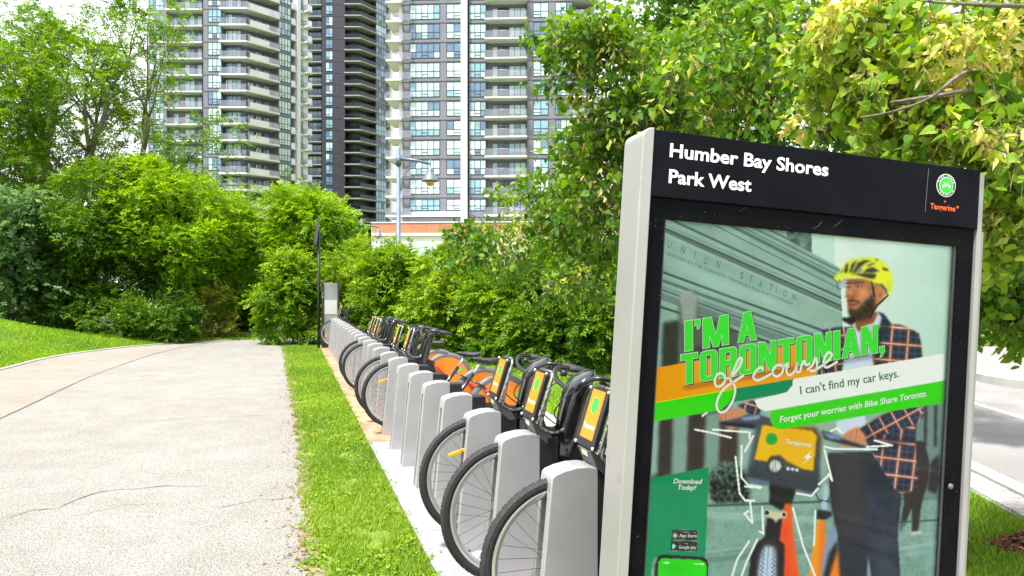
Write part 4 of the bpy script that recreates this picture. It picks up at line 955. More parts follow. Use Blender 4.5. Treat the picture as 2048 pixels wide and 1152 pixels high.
# stone entablature of the station behind
img[:] = C(138, 170, 161)
img += (noise(9) * .014 + noise(2) * .005)[..., None] + (np.clip((PXg - 1300) / 600, 0, 1) * .03)[..., None]
def band(x0, y0, x1, y1, w, col, al=1.0, soft=1.2):
    (a, b), (c, d) = cA((x0, y0))[0], cA((x1, y1))[0]; s = (d - b) / (c - a); line([(a - 60, b - 60 * s), (c + 80, d + 80 * s)], w, col, al, soft)
for x0, y0, x1, y1, w, col, al in ((165, 130, 1536, 735, 5, C(60, 82, 80), .9), (165, 150, 1536, 760, 5, C(86, 96, 92), .85), (170, 105, 1536, 705, 2, C(95, 125, 118), .7), (165, 178, 1500, 770, 2, C(165, 195, 186), .7),
                                 (260, 85, 1536, 672, 4.5, C(62, 84, 80), .85), (250, 110, 1536, 690, 2, C(150, 182, 172), .8), (530, 95, 1536, 605, 1.6, C(50, 78, 72), .9), (700, 120, 1536, 545, 7, C(66, 92, 88), .75), (760, 120, 1536, 510, 3, C(84, 112, 106), .7), (860, 130, 1536, 470, 4, C(75, 102, 98), .7), (990, 150, 1536, 425, 2.5, C(50, 74, 70), .9),
                                 (150, 468, 1400, 925, 5, C(58, 80, 78), .9), (150, 490, 1400, 950, 2, C(160, 190, 182), .6), (140, 530, 1300, 950, 6, C(72, 92, 88), .75), (135, 575, 1200, 960, 3, C(95, 118, 114), .7), (135, 600, 1100, 950, 5, C(70, 90, 88), .7), (130, 650, 1000, 960, 14, C(84, 104, 100), .6), (130, 735, 900, 985, 5, C(45, 60, 58), .8)):
    band(x0, y0, x1, y1, w, col, al)
spot(1420, 560, 70, 14, C(170, 205, 200), .6, .45); spot(1530, 600, 70, 10, C(165, 200, 196), .55, .45)
# tall block and bright sky at the right
fill(cA((1125, 150), (1325, 180), (1325, 330), (1220, 275), (1130, 220)), C(74, 96, 90), 1, .85); img += (inside(cA((1125, 150), (1325, 180), (1325, 330), (1130, 220))) * noise(2) * .06)[..., None]
sky_p = cA((1320, 178), (1536, 205), (2500, 290), (2500, 1300), (1700, 1300), (1560, 960), (1536, 445), (1495, 420), (1320, 328))
sg = np.clip((PXg - 1660) / 230, 0, 1)[..., None]; skyc = C(226, 240, 234) * (1 - sg) + C(186, 216, 207) * sg; skyc = skyc + (noise(25) * .012)[..., None]
fill(sky_p, skyc); fill(cA((1320, 178), (1495, 200), (1495, 418), (1320, 328)), C(192, 222, 212))
# reflections of light and dark openings at the left
fill([(1300, 626), (1346, 640), (1346, 900), (1298, 900)], C(140, 172, 166), 2); fill([(1326, 645), (1360, 640), (1358, 735), (1322, 740)], C(48, 50, 48), 2); fill([(1357, 600), (1392, 580), (1398, 630), (1440, 640), (1480, 668), (1470, 760), (1360, 760)], C(78, 74, 70), 2, .85)
fill([(1357, 592), (1384, 580), (1396, 592), (1392, 640), (1366, 650)], C(168, 182, 176), 2, .75); fill([(1350, 840), (1460, 800), (1460, 960), (1300, 970), (1302, 850)], C(80, 88, 84), 3)
for x0, x1, c in ((1298, 1318, C(150, 178, 172)), (1318, 1345, C(52, 46, 42)), (1345, 1376, C(132, 160, 152)), (1376, 1410, C(56, 48, 44)), (1410, 1440, C(126, 154, 146)), (1440, 1476, C(60, 50, 46))):
    fill([(x0 + 2, 830), (x1 + 2, 824), (x1 - 2, 945), (x0 - 2, 955)], c, 2)
# street floor
fill([(1270, 1000), (1880, 985), (1880, 1300), (1260, 1300)], C(124, 160, 150), 2); img += (inside([(1270, 1000), (1880, 985), (1880, 1300), (1260, 1300)]) * (noise(6) * .02 + noise(1) * .015))[..., None]
for a, b, w, c in (((1400, 1012), (1880, 995), 5, C(60, 72, 70)), ((1420, 1030), (1640, 1040), 14, C(150, 182, 172)), ((1410, 1105), (1660, 1070), 3, C(150, 184, 174)), ((1420, 1120), (1640, 1100), 10, C(100, 136, 126)), ((1790, 1045), (1876, 1040), 4, C(70, 84, 82)), ((1780, 1100), (1876, 1085), 6, C(150, 180, 172))): line([a, b], w, c, .8, 3)
fill([(1790, 790), (1885, 800), (1882, 1000), (1790, 1000)], C(108, 136, 130), 3); 
for x in (1826, 1848, 1868): fill([(x, 812), (x + 7, 810), (x + 6, 892), (x - 1, 895)], C(58, 64, 66), 1)
# bush
bm = [(1418, 960), (1428, 935), (1450, 922), (1478, 930), (1495, 945), (1500, 1004), (1430, 1006), (1420, 990)]
fill(bm, C(50, 66, 60), 3); mk = blur(inside(bm).astype(float), 2); img += (mk * (noise(1) * .09 + np.clip((955 - PYg) / 60, -.3, .6) * .35))[..., None] * np.array([.9, 1.05, 1])
# passers-by
fill(cD((1335, 315), (1390, 320), (1420, 440), (1415, 560), (1390, 640), (1370, 720), (1350, 880), (1312, 880), (1312, 730), (1265, 840), (1238, 850), (1262, 700), (1255, 620), (1320, 600)), C(52, 46, 46), 1)
fill(cD((1430, 440), (1480, 400), (1485, 560), (1460, 645), (1405, 620)), C(50, 44, 46), 2); fill(cD((1305, 880), (1375, 872), (1378, 890), (1310, 897)), C(190, 200, 198), 1); fill(cD((1230, 850), (1262, 808), (1272, 820), (1245, 885)), C(90, 100, 100), 1)
# ---- the rider: trousers, jacket, shirt, face, helmet
fill(cD((790, 390), (1060, 380), (1130, 480), (1250, 640), (1225, 900), (1245, 1230), (1070, 1230), (1040, 1010), (1030, 1230), (870, 1230), (850, 900), (812, 720), (800, 560)), C(38, 42, 54), 1)
tm = inside(cD((1020, 600), (1250, 640), (1225, 900), (1245, 1230), (1090, 1230), (1040, 1000))); img += (blur(tm.astype(float), 6) * .05)[..., None] * np.array([.8, 1.0, 1.3]); img += (blur(tm.astype(float), 1) * noise(5) * .012)[..., None]
fill(cD((800, 390), (1000, 390), (1020, 640), (1030, 900), (860, 880)), C(70, 64, 62), 8, .6)
def plaid(poly, ang, ox, oy, s):
    m = blur(inside(poly).astype(float), 1)
    u = ((PXg - ox) * math.cos(ang) + (PYg - oy) * math.sin(ang)) / s; v = (-(PXg - ox) * math.sin(ang) + (PYg - oy) * math.cos(ang)) / s
    base = np.ones((NY, NX, 3)) * C(36, 46, 66); st = lambda t, w: np.exp(-(((t - np.floor(t)) - .5) / w) ** 2)
    for t in (u, v):
        a = (st(t, .13) * .8)[..., None]; base = base * (1 - a) + C(186, 92, 62) * a; a = (st(t, .045) * .75)[..., None]; base = base * (1 - a) + C(238, 214, 205) * a; a = (st(t + .5, .05) * .35)[..., None]; base = base * (1 - a) + C(90, 110, 150) * a
    base *= (1 + noise(5) * .07)[..., None]; img[:] = img * (1 - m[..., None]) + base * m[..., None]
plaid(cD((985, 235), (1150, 140), (1320, 95), (1390, 120), (1380, 170), (1330, 220), (1330, 300), (1352, 600), (1320, 628), (1240, 640), (1190, 600), (1120, 470), (1060, 380), (1030, 350), (1020, 300)), .12, 1782, 900, 33)
plaid(cD((985, 235), (1150, 140), (1320, 95), (1390, 120), (1330, 215), (1100, 290), (1030, 340)), -.5, 1752, 850, 26)
fill(cD((1040, 290), (1330, 300), (1330, 320), (1110, 380)), C(24, 28, 38), 2, .45)
fill(cD((840, 195), (1025, 155), (1025, 215), (900, 285), (850, 260)), C(205, 214, 232), 1)
plaid(cD((230, 95), (330, 62), (372, 110), (372, 190), (290, 140)), .3, 1500, 820, 22)
# upper body
plaid(cB((600, 635), (650, 650), (720, 740), (800, 750), (920, 800), (965, 830), (985, 920), (1000, 1040), (1000, 1200), (540, 1200), (560, 900), (620, 760)), .08, 1800, 672, 33)
plaid(cB((100, 800), (250, 770), (385, 770), (400, 830), (310, 1000), (290, 1200), (60, 1200), (150, 900)), -.15, 1650, 690, 28)
fill(cB((395, 790), (480, 760), (560, 745), (610, 650), (640, 690), (618, 770), (565, 900), (545, 1180), (285, 1180), (305, 1000), (400, 850)), C(206, 216, 236), 1); fill(cB((480, 800), (560, 760), (545, 900), (500, 1100)), C(170, 184, 212), 4, .6)
fill(cB((640, 680), (700, 730), (720, 800), (650, 850), (600, 1000), (560, 1080), (580, 900)), C(30, 36, 52), 2, .75)
sk = C(196, 122, 78)
fill(cB((400, 700), (560, 640), (605, 640), (565, 735), (480, 762), (430, 820), (402, 770)), C(140, 82, 52), 1)
face = cB((300, 345), (330, 400), (316, 470), (318, 500), (330, 530), (330, 590), (342, 640), (370, 690), (430, 712), (500, 700), (560, 650), (592, 590), (630, 550), (660, 490), (666, 440), (630, 400), (590, 380), (520, 335))
fill(face, sk, 1)
sB = lambda x, y, rx_, ry_, c, al, rot=0.0: spot(1620 + x / 4.43, 480 + y / 4.43, rx_ / 4.43, ry_ / 4.43, c, al, rot)
sB(480, 470, 60, 50, C(226, 150, 100), .85); line(cB((352, 420), (338, 470), (330, 500), (350, 512), (385, 506)), 1.3, C(120, 66, 44), .8); sB(345, 480, 22, 45, C(214, 140, 92), .8); sB(540, 420, 40, 60, C(120, 72, 48), .55); sB(400, 370, 110, 22, C(96, 60, 42), .7); sB(400, 480, 26, 40, C(150, 90, 58), .55)
sB(345, 500, 30, 16, C(130, 74, 50), .7); sB(385, 500, 10, 8, C(90, 48, 34), .7)
fill(cB((340, 640), (345, 600), (370, 615), (430, 600), (470, 560), (520, 510), (560, 470), (575, 500), (580, 590), (560, 650), (500, 708), (420, 722), (362, 700)), C(46, 36, 30), 2, .92)
fill(cB((328, 535), (370, 518), (440, 545), (440, 565), (400, 545), (335, 555)), C(48, 34, 28), 1, .9); fill(cB((334, 560), (380, 548), (425, 570), (375, 602), (340, 592)), C(150, 80, 74), 1); line(cB((336, 574), (420, 570)), 1.0, C(70, 34, 32))
mk = inside(cB((340, 640), (345, 600), (470, 560), (560, 470), (580, 590), (500, 708), (362, 700))); img += (mk * noise(1) * .03)[..., None]
line(cB((600, 400), (560, 430), (558, 480)), 1.5, C(70, 44, 32), .7); sB(332, 418, 20, 11, C(60, 36, 28), .85); sB(436, 410, 28, 11, C(56, 34, 28), .85); sB(334, 424, 8, 5, C(230, 222, 215), .8); sB(442, 412, 9, 5, C(230, 222, 215), .8); line(cB((310, 392), (345, 380), (375, 392)), 1.8, C(30, 22, 20)); line(cB((392, 390), (430, 375), (480, 380)), 1.8, C(30, 22, 20))
sB(630, 480, 30, 46, C(206, 128, 84), .9, .3); sB(622, 485, 12, 26, C(140, 78, 50), .7, .3)
fill(cB((560, 380), (640, 380), (690, 450), (680, 500), (662, 440), (620, 405)), C(48, 38, 32), 1, .85)
line(cB((545, 365), (555, 420), (572, 500)), 4, C(34, 32, 32)); line(cB((690, 490), (640, 540), (600, 575), (575, 610), (530, 690)), 4, C(36, 36, 36)); fill(cB((285, 690), (400, 680), (410, 720), (370, 760), (345, 745), (285, 715)), C(26, 28, 30), 1)
hel = cB((205, 340), (250, 290), (300, 220), (360, 180), (450, 155), (540, 150), (620, 175), (680, 220), (715, 290), (730, 370), (722, 450), (700, 500), (690, 440), (655, 388), (600, 385), (540, 360), (450, 335), (350, 332), (270, 350), (240, 372))
fill(hel, C(226, 232, 36), 1); sB(620, 330, 90, 60, C(240, 246, 20), .8); sB(430, 190, 120, 30, C(205, 208, 110), .6); sB(700, 420, 20, 60, C(206, 214, 10), .6)
for q in (((300, 290), (315, 225), (340, 200), (330, 290)), ((345, 290), (370, 210), (420, 180), (395, 225), (365, 290)), ((375, 290), (420, 205), (480, 180), (545, 185), (490, 205), (430, 260), (405, 290)), ((470, 290), (505, 255), (560, 240), (612, 275), (560, 290)), ((632, 238), (690, 258), (700, 270), (655, 270)), ((495, 232), (560, 205), (585, 205), (520, 235)), ((560, 172), (600, 172), (600, 185)), ((262, 290), (290, 260), (285, 290))): fill(cB(*q), C(52, 56, 44), 1)
fill(cB((390, 290), (430, 260), (470, 250), (455, 285)), C(110, 124, 150), 1); fill(cB((330, 300), (480, 295), (590, 300), (575, 345), (500, 335), (420, 310)), C(48, 50, 46), 1); fill(cB((250, 375), (300, 345), (330, 345), (305, 430), (262, 415)), C(165, 176, 190), 1, .8); line(cB((205, 345), (240, 372), (248, 440)), 1.5, C(60, 70, 72))
# hands and bicycle
for pl_ in (((870, 300), (920, 250), (980, 225), (1022, 280), (1034, 340), (960, 352), (866, 356)), ((115, 150), (160, 128), (240, 108), (292, 132), (250, 180), (232, 240), (182, 246), (120, 200))): fill(cD(*pl_), C(206, 138, 100), 1)
for q in ((130, 190), (160, 195), (195, 200)): line(cD((q[0], 150), q), 1.2, C(150, 88, 60), .7)
for q in ((905, 300), (935, 285), (970, 280)): line(cD((q[0], q[1] - 30), (q[0] - 10, 345)), 1.2, C(150, 88, 60), .7)
fill(cD((118, 200), (240, 172), (290, 150), (372, 155), (440, 175), (440, 200), (350, 238), (130, 216)), C(64, 72, 92), 1); fill(cD((245, 172), (370, 152), (372, 180), (280, 190)), C(136, 152, 188), 1); fill(cD((118, 198), (350, 212), (345, 240), (140, 218)), C(30, 32, 40), 1)
fill(cD((748, 250), (800, 262), (880, 300), (1032, 350), (1010, 362), (880, 335), (770, 305)), C(46, 52, 68), 1); fill(cD((755, 262), (850, 280), (880, 310), (800, 300)), C(120, 140, 180), 1)
slate = C(60, 68, 80)
fill(cD((430, 560), (600, 540), (590, 640), (560, 720), (500, 745), (430, 705)), C(26, 26, 28), 1)
fill(cD((350, 210), (380, 190), (720, 232), (752, 290), (738, 600), (700, 640), (500, 590), (290, 545), (298, 470)), slate, 2); fill(cD((300, 480), (740, 520), (735, 600), (700, 640), (290, 545)), C(52, 58, 66), 4, .8); fill(cD((345, 240), (370, 200), (330, 440), (300, 500)), C(120, 138, 170), 3, .5)
fill(cD((292, 540), (430, 568), (420, 590), (380, 590), (292, 560)), C(90, 108, 136), 1)
org = cD((385, 212), (700, 250), (728, 282), (706, 505), (640, 495), (535, 440), (500, 405), (440, 408), (418, 446), (335, 435))
fill(org, C(46, 50, 58), 2); fill([(x + (1530 - x) * .015, y + (890 - y) * .03) for x, y in org], C(252, 184, 8), 1); spot(1590, 870, 40, 50, C(240, 160, 4), .5)
eR = lambda x, y, r: [(1400 + (x + r * math.cos(a)) / 3.096, 780 + (y + r * math.sin(a)) / 3.096) for a in (2 * math.pi * k / 24 for k in range(24))]
fill(eR(465, 470, 52), C(48, 54, 64), 1); fill(eR(466, 470, 37), C(212, 214, 212), 1)
for x in (452, 464, 476): line(cD((x + 4, 438), (x - 2, 505)), .9, C(90, 90, 90))
for x, y in ((545, 487), (573, 490), (600, 495)): fill(eR(x, y, 11), C(196, 202, 208))
fill(eR(443, 303, 34), C(20, 160, 60), 1)
for k in range(18): a = 2 * math.pi * k / 18; line([(1400 + (443 + 30 * math.cos(a)) / 3.096, 780 + (303 + 30 * math.sin(a)) / 3.096), (1400 + (443 + 37 * math.cos(a)) / 3.096, 780 + (303 + 37 * math.sin(a)) / 3.096)], 1.5, C(20, 150, 60))
fill(cD((415, 790), (512, 790), (505, 900), (532, 975), (532, 1230), (290, 1230), (318, 1010), (350, 950), (400, 908)), C(24, 23, 23), 1); fill(cD((350, 990), (395, 930), (460, 925), (490, 980), (495, 1230), (335, 1230)), C(60, 58, 56), 2, .5)
fill(cD((385, 990), (410, 962), (455, 970), (470, 1000), (472, 1230), (345, 1230), (368, 1060)), C(184, 200, 226), 2)
for k in range(9): y = 985 + k * 26; line(cD((388 - k * 3, y), (402 - k * 2, y + 12), (392 - k * 3, y + 24)), 1.3, C(40, 44, 52)); line(cD((462, y), (448 - k, y + 10), (460, y + 22)), 1.3, C(40, 44, 52))
line(cD((425, 965), (412, 1230)), 1.2, C(90, 98, 112))
fill(cD((525, 705), (562, 705), (580, 900), (625, 1230), (515, 1230), (528, 960), (492, 930), (505, 840)), C(250, 88, 18), 1); fill(cD((510, 840), (540, 850), (560, 1230), (520, 1230), (530, 960)), C(228, 52, 16), 3, .7)
fill(cD((770, 570), (792, 600), (786, 742), (750, 742)), C(176, 190, 216), 1); fill(cD((724, 740), (812, 752), (816, 780), (766, 806), (722, 800)), C(34, 36, 42), 1)
fill(cD((725, 806), (766, 804), (776, 960), (745, 1230), (665, 1230), (702, 950)), C(252, 150, 16), 1); fill(cD((748, 806), (766, 804), (776, 960), (745, 1230), (725, 1230)), C(248, 104, 14), 2, .8)
fill(cD((765, 1000), (800, 890), (832, 838), (850, 900), (800, 1000), (770, 1120), (760, 1230), (735, 1230)), C(126, 146, 186), 2); fill(cD((772, 1120), (800, 1010), (850, 925), (870, 1230), (752, 1230)), C(30, 30, 32), 2); fill(cD((800, 1160), (852, 985), (868, 1230), (790, 1230)), C(250, 128, 20), 2)
fill(cD((403, 738), (470, 752), (538, 752), (536, 790), (486, 800), (470, 825), (452, 800), (403, 775)), C(206, 196, 166), 1); fill(eR(415, 760, 14), C(40, 40, 40)); fill(eR(520, 772, 12), C(40, 40, 40)); line(cD((715, 640), (735, 680), (790, 690), (815, 640), (805, 590)), 2, C(24, 24, 26))
wh = C(246, 248, 246)
for q in (((-30, 245), (60, 262), (190, 295)), ((80, 245), (310, 262), (305, 300)), ((330, 285), (278, 380)), ((258, 345), (255, 540), (300, 590), (380, 600)), ((280, 598), (375, 606)), ((220, 415), (245, 640), (280, 685), (335, 685)), ((310, 690), (325, 825), (275, 765), (300, 750)), ((385, 725), (392, 890), (370, 875)), ((305, 935), (230, 1050), (190, 1180)), ((355, 925), (290, 1060), (240, 1200)), ((770, 350), (830, 365), (1095, 368)), ((1080, 312), (1190, 343), (1035, 352)), ((770, 370), (818, 560), (795, 520)), ((735, 585), (795, 530)), ((600, 640), (690, 656), (730, 610)), ((575, 730), (640, 970), (725, 1180)), ((715, 750), (705, 960)), ((15, 160), (45, 138)), ((810, 255), (850, 235), (875, 262))):
    line(cD(*q), 4.0, wh)
# ---- coloured bands
def edge(p, q, col): fill(p, col)
fill(cC((95, 540), (1340, 322), (1395, 560), (1375, 592), (1330, 602), (80, 815)), C(255, 152, 8)); fill(cC((330, 498), (1340, 322), (1395, 560), (1330, 602), (330, 772)), C(250, 160, 40), 0, .55)
fill(cC((900, 788), (930, 850), (985, 876), (1050, 866), (1480, 790)) + [(1888, 761), (1889, 707)] + cC((1330, 602), (1205, 622), (1100, 740)), C(248, 250, 250))
fill(cC((640, 715), (1207, 622), (1202, 670), (1160, 722), (1100, 742), (690, 812)), C(10, 134, 88))
fill(cC((80, 818), (742, 702), (738, 740), (700, 808), (640, 866), (69, 966)), C(48, 210, 4)); line(cC((80, 816), (742, 701)), 1.2, C(216, 240, 60))
fill(cC((1032, 872)) + [(1889, 761), (1888, 805)] + cC((1110, 1020), (1060, 1005), (1030, 960), (1028, 900)), C(52, 206, 8))
# download corner, badges, phone
fill(cE((150, 268), (722, 156), (680, 1230), (70, 1230)), C(6, 138, 90)); img += (inside(cE((150, 268), (722, 156), (680, 1230), (70, 1230))) * noise(20) * .008)[..., None]
for y0, y1, o2 in ((728, 820, 0), (828, 920, -8)): fill(cE((382 + o2, y0), (620 + o2 / 2, y0 + 6), (616 + o2 / 2, y1 + 6), (376 + o2, y1)), C(40, 42, 40)); line(cE((382 + o2, y0), (620 + o2 / 2, y0 + 6), (616 + o2 / 2, y1 + 6), (376 + o2, y1), (382 + o2, y0)), .8, C(130, 150, 140))
sE = cE((412, 782))[0]; spot(sE[0], sE[1], 4.5, 5, C(235, 238, 235), .95); fill(cE((392, 852), (424, 880), (386, 908)), C(170, 215, 215))
line(cE((450, 748), (600, 756)), 1.0, C(200, 205, 200), .8); line(cE((445, 852), (530, 856)), .9, C(170, 175, 170), .8)
fill(cE((215, 1010), (260, 962), (330, 955), (660, 975), (705, 1000), (716, 1050), (712, 1230), (190, 1230)), C(36, 38, 40)); fill(cE((210, 1020), (235, 985), (255, 980), (225, 1040), (215, 1230), (190, 1230)), C(196, 200, 198), 1); fill(cE((290, 990), (640, 1004), (690, 1030), (700, 1070), (696, 1230), (250, 1230), (258, 1030)), C(36, 214, 8)); spot(1350, 1135, 22, 10, C(20, 180, 10), .5)
line(cE((310, 1030), (352, 1032)), 2.4, C(220, 245, 215)); line(cE((590, 1040), (606, 1042)), 2, C(180, 235, 170)); line(cE((620, 1040), (640, 1041)), 2.4, C(220, 245, 215)); line(cE((650, 1042), (672, 1043)), 3, C(230, 245, 225))
# shadow printed under the big letters, scuffs
shd = np.zeros((NY, NX)); 
for a, b in (((1372, 700), (1460, 692)), ((1366, 776), (1768, 708)), ((1480, 684), (1518, 680))):
    d = np.abs((PYg - a[1]) - (PXg - a[0]) * (b[1] - a[1]) / (b[0] - a[0])); shd = np.maximum(shd, np.exp(-(d / 5) ** 2) * ((PXg > a[0]) & (PXg < b[0])))
img *= (1 - .35 * blur(shd, 2))[..., None]
img += (noise(1) * .004)[..., None]
img = np.clip(img, 0, 1); lin = np.where(img <= .04045, img / 12.92, ((img + .055) / 1.055) ** 2.4) * 1.12
lin = np.clip(lin, 0, .93)
V = np.stack([LXg.ravel(), np.full(LXg.size, YP), LZg.ravel()], 1); idx = np.arange(NX * NY).reshape(NY, NX)
F = np.stack([idx[:-1, :-1], idx[1:, :-1], idx[1:, 1:], idx[:-1, 1:]], -1).reshape(-1, 4)
m_print = bpy.data.materials.new("poster_print"); m_print.use_nodes = True; nt = m_print.node_tree
ca_ = nt.nodes.new("ShaderNodeAttribute"); ca_.attribute_name = "print"; nt.links.new(ca_.outputs["Color"], nt.nodes["Principled BSDF"].inputs["Base Color"]); nt.nodes["Principled BSDF"].inputs["Roughness"].default_value = .5; nt.nodes["Principled BSDF"].inputs["Specular IOR Level"].default_value = .04
poster = np_mesh("poster", V, F, np.zeros(len(V)), m_print, K)
ac = poster.data.color_attributes.new("print", 'FLOAT_COLOR', 'POINT'); ac.data.foreach_set("color", np.concatenate([lin.reshape(-1, 3), np.ones((NX * NY, 1))], 1).astype(np.float32).ravel())
poster["label"] = "poster of a rider in a yellow helmet and plaid jacket holding a bicycle"
MB().box(px0, px1, YP + .001, YP + .004, pz0, .482).build("poster_foot", mat("poster_foot_print", (.2, .32, .27), var=.1), K)
# lettering of the poster
m_tg = mat("print_green", srgb(22, 226, 4), rough=.5, var=.02); m_tgd = mat("print_dark_green", srgb(8, 100, 70), rough=.5, var=.03); m_tsh = mat("print_shadow", (.006, .05, .01), rough=.5, var=.05); m_stone = mat("print_carving", srgb(58, 92, 84), rough=.6, var=.1)
GLYPH = {   # heavy condensed capitals as convex pieces in a box of height 1: (width, pieces)
 'I': (.24, [[(0, 0), (.24, 0), (.24, 1), (0, 1)]]),
 "'": (.16, [[(0, .8), (.16, .8), (.16, 1), (0, 1)], [(.07, .68), (.12, .68), (.16, .8), (.07, .8)]]),
 ',': (.18, [[(0, 0), (.18, 0), (.18, .2), (0, .2)], [(.02, -.17), (.08, -.17), (.18, 0), (.08, 0)]]),
 'M': (.78, [[(0, 0), (.2, 0), (.2, 1), (0, 1)], [(.58, 0), (.78, 0), (.78, 1), (.58, 1)], [(.04, 1), (.26, 1), (.47, 0), (.31, 0)], [(.74, 1), (.52, 1), (.31, 0), (.47, 0)]]),
 'A': (.62, [[(0, 0), (.2, 0), (.4, 1), (.2, 1)], [(.62, 0), (.42, 0), (.22, 1), (.42, 1)], [(.14, .2), (.48, .2), (.46, .36), (.16, .36)]]),
 'T': (.54, [[(0, .81), (.54, .81), (.54, 1), (0, 1)], [(.17, 0), (.38, 0), (.38, .82), (.17, .82)]]),
 'O': (.56, [[(0, .12), (.2, .12), (.2, .88), (0, .88)], [(.36, .12), (.56, .12), (.56, .88), (.36, .88)], [(0, .86), (.56, .86), (.52, .96), (.42, 1), (.14, 1), (.04, .96)], [(0, .14), (.56, .14), (.52, .04), (.42, 0), (.14, 0), (.04, .04)]]),
 'R': (.58, [[(0, 0), (.2, 0), (.2, 1), (0, 1)], [(.19, .85), (.57, .85), (.54, .95), (.46, 1), (.19, 1)], [(.36, .56), (.57, .56), (.57, .86), (.36, .86)], [(.19, .42), (.48, .42), (.57, .5), (.57, .57), (.19, .57)], [(.36, 0), (.58, 0), (.58, .34), (.5, .46), (.36, .46)]]),
 'N': (.60, [[(0, 0), (.19, 0), (.19, 1), (0, 1)], [(.41, 0), (.60, 0), (.60, 1), (.41, 1)], [(.0, 1), (.22, 1), (.60, 0), (.38, 0)]])}
def block(name, word, A, B, cap_px, m, y, grow, off=0.0):
    A = (A[0] + off, A[1] + off); B = (B[0] + off, B[1] + off); a, b = Vector(pxz(*A)), Vector(pxz(*B)); cap = (Vector(pxz(A[0], A[1] - cap_px)) - a).length
    W = sum(GLYPH[c][0] for c in word) + .07 * (len(word) - 1); d = (b - a); L = d.length; d /= L; n = Vector((-d.y, d.x)); sx = L / W; x = 0; mb = MB(); q = 0
    for c in word:
        for poly in GLYPH[c][1]:
            cx_, cy_ = sum(p[0] for p in poly) / len(poly), sum(p[1] for p in poly) / len(poly); out = []
            k = len(poly); area = sum(poly[i][0] * poly[(i + 1) % k][1] - poly[(i + 1) % k][0] * poly[i][1] for i in range(k)); sg = 1 if area > 0 else -1
            P = [Vector((p[0] * sx, p[1] * cap)) for p in poly]
            for i in range(k):
                e0 = (P[i] - P[i - 1]).normalized(); e1 = (P[(i + 1) % k] - P[i]).normalized(); n0 = Vector((e0.y, -e0.x)) * sg; n1 = Vector((e1.y, -e1.x)) * sg; bis = (n0 + n1); bis = bis / max(.35, bis.dot(n0)); out.append(P[i] + bis * grow)
            q += 1
            mb.add([(a.x + d.x * (p.x + x * sx + .12 * p.y) + n.x * p.y, y - .00002 * q, a.y + d.y * (p.x + x * sx + .12 * p.y) + n.y * p.y) for p in out], [tuple(range(k))])
        x += GLYPH[c][0] + .07
    return mb.build(name, m, poster)
for nm, off, gr, m_, y in (("letter_shadow", 2.2, .0016, m_tsh, YP - .0004), ("letter_outline", 0, .0017, m_txw, YP - .0014), ("lettering", 0, 0.0, m_tg, YP - .0024)):
    block(nm, "I'M", (1369, 703), (1457, 688.5), 60, m_, y, gr, off); block(nm, "A", (1475, 685), (1513, 679), 58, m_, y, gr, off); block(nm, "TORONTONIAN,", (1361, 770), (1768, 703), 60, m_, y, gr, off)
ptext("lettering", "I can't find my car keys.", (1601, 789), (1798, 754), 18, m_tgd, YP - .0014, poster, bold=.004)
ptext("lettering", "Forget your worries with Bike Share Toronto.", (1559, 845), (1853, 792), 13, m_txw, YP - .0014, poster, bold=.016, shear=.2)
ptext("lettering", "Download", (1346, 966.5), (1404, 967.5), 10, m_txw, YP - .0014, poster, bold=.018, shear=.2)
ptext("lettering", "Today!", (1355, 979), (1392, 979.5), 10, m_txw, YP - .0014, poster, bold=.018, shear=.2)
ptext("lettering", "App Store", (1358, 1074), (1393, 1074.5), 7, m_txw, YP - .0014, poster, bold=.006)
ptext("lettering", "Google play", (1357, 1097), (1392, 1097.5), 7, m_txw, YP - .0014, poster, bold=.006)
ptext("lettering", "Tangerine", (1569, 886), (1621, 893.5), 9, m_txw, YP - .0014, poster, bold=.014)
for chx, x, y, h in zip("UNIONSTATION", (208, 312, 412, 486, 582, 762, 832, 905, 985, 1040, 1095, 1165), (290, 330, 368, 410, 440, 525, 550, 590, 612, 635, 660, 685), (66, 62, 58, 58, 56, 56, 54, 54, 52, 50, 50, 48)):
    a = cA((x, y))[0]; w = 4 if chx == 'I' else 26; b_ = cA((x + w, y + w * .32))[0]; ptext("carving", chx, a, b_, h / 3.84, m_stone, YP - .0006, poster, bold=-.006)
ptext("carving", "ERECTED BY THE TORONTO TERMINALS RAILWAY COMPANY", cA((205, 345))[0], cA((1170, 735))[0], 7, m_stone, YP - .0006, poster, bold=-.012)
sc_ = MB()
for q in ([(655, 585), (620, 575), (592, 610), (585, 655), (605, 682), (645, 665), (668, 620), (655, 585)], [(668, 620), (720, 600), (780, 520), (797, 465), (775, 462), (735, 550), (705, 625), (735, 665), (745, 720), (722, 800), (675, 868), (625, 882), (598, 835), (615, 760), (665, 690), (740, 640), (815, 590)],
          [(965, 548), (945, 528), (905, 565), (888, 608), (920, 632), (985, 605), (1045, 570)], [(1085, 508), (1050, 535), (1042, 580), (1075, 602), (1115, 570), (1122, 525), (1085, 508)], [(1122, 530), (1160, 500), (1148, 560), (1172, 592), (1212, 558), (1232, 488), (1226, 560), (1255, 566)], [(1255, 566), (1272, 505), (1290, 480), (1302, 512), (1335, 500)], [(1310, 552), (1352, 512), (1376, 455), (1390, 505), (1376, 552), (1330, 558)], [(1376, 552), (1470, 485), (1505, 432), (1480, 412), (1450, 452), (1440, 502), (1470, 530), (1552, 482)]):
    p = [Vector((*pxz(1280 + a / 3.938, 600 + b / 3.938), 0)) for a, b in q]; p = catmull([(a.x, a.y) for a in p], 5)
    v, ff = stroke_faces([(a.x, a.y) for a in p], .0085); sc_.add([(a.x, YP - .0034, a.y) for a in v], ff)
sc_.build("script_lettering", m_txw, poster)
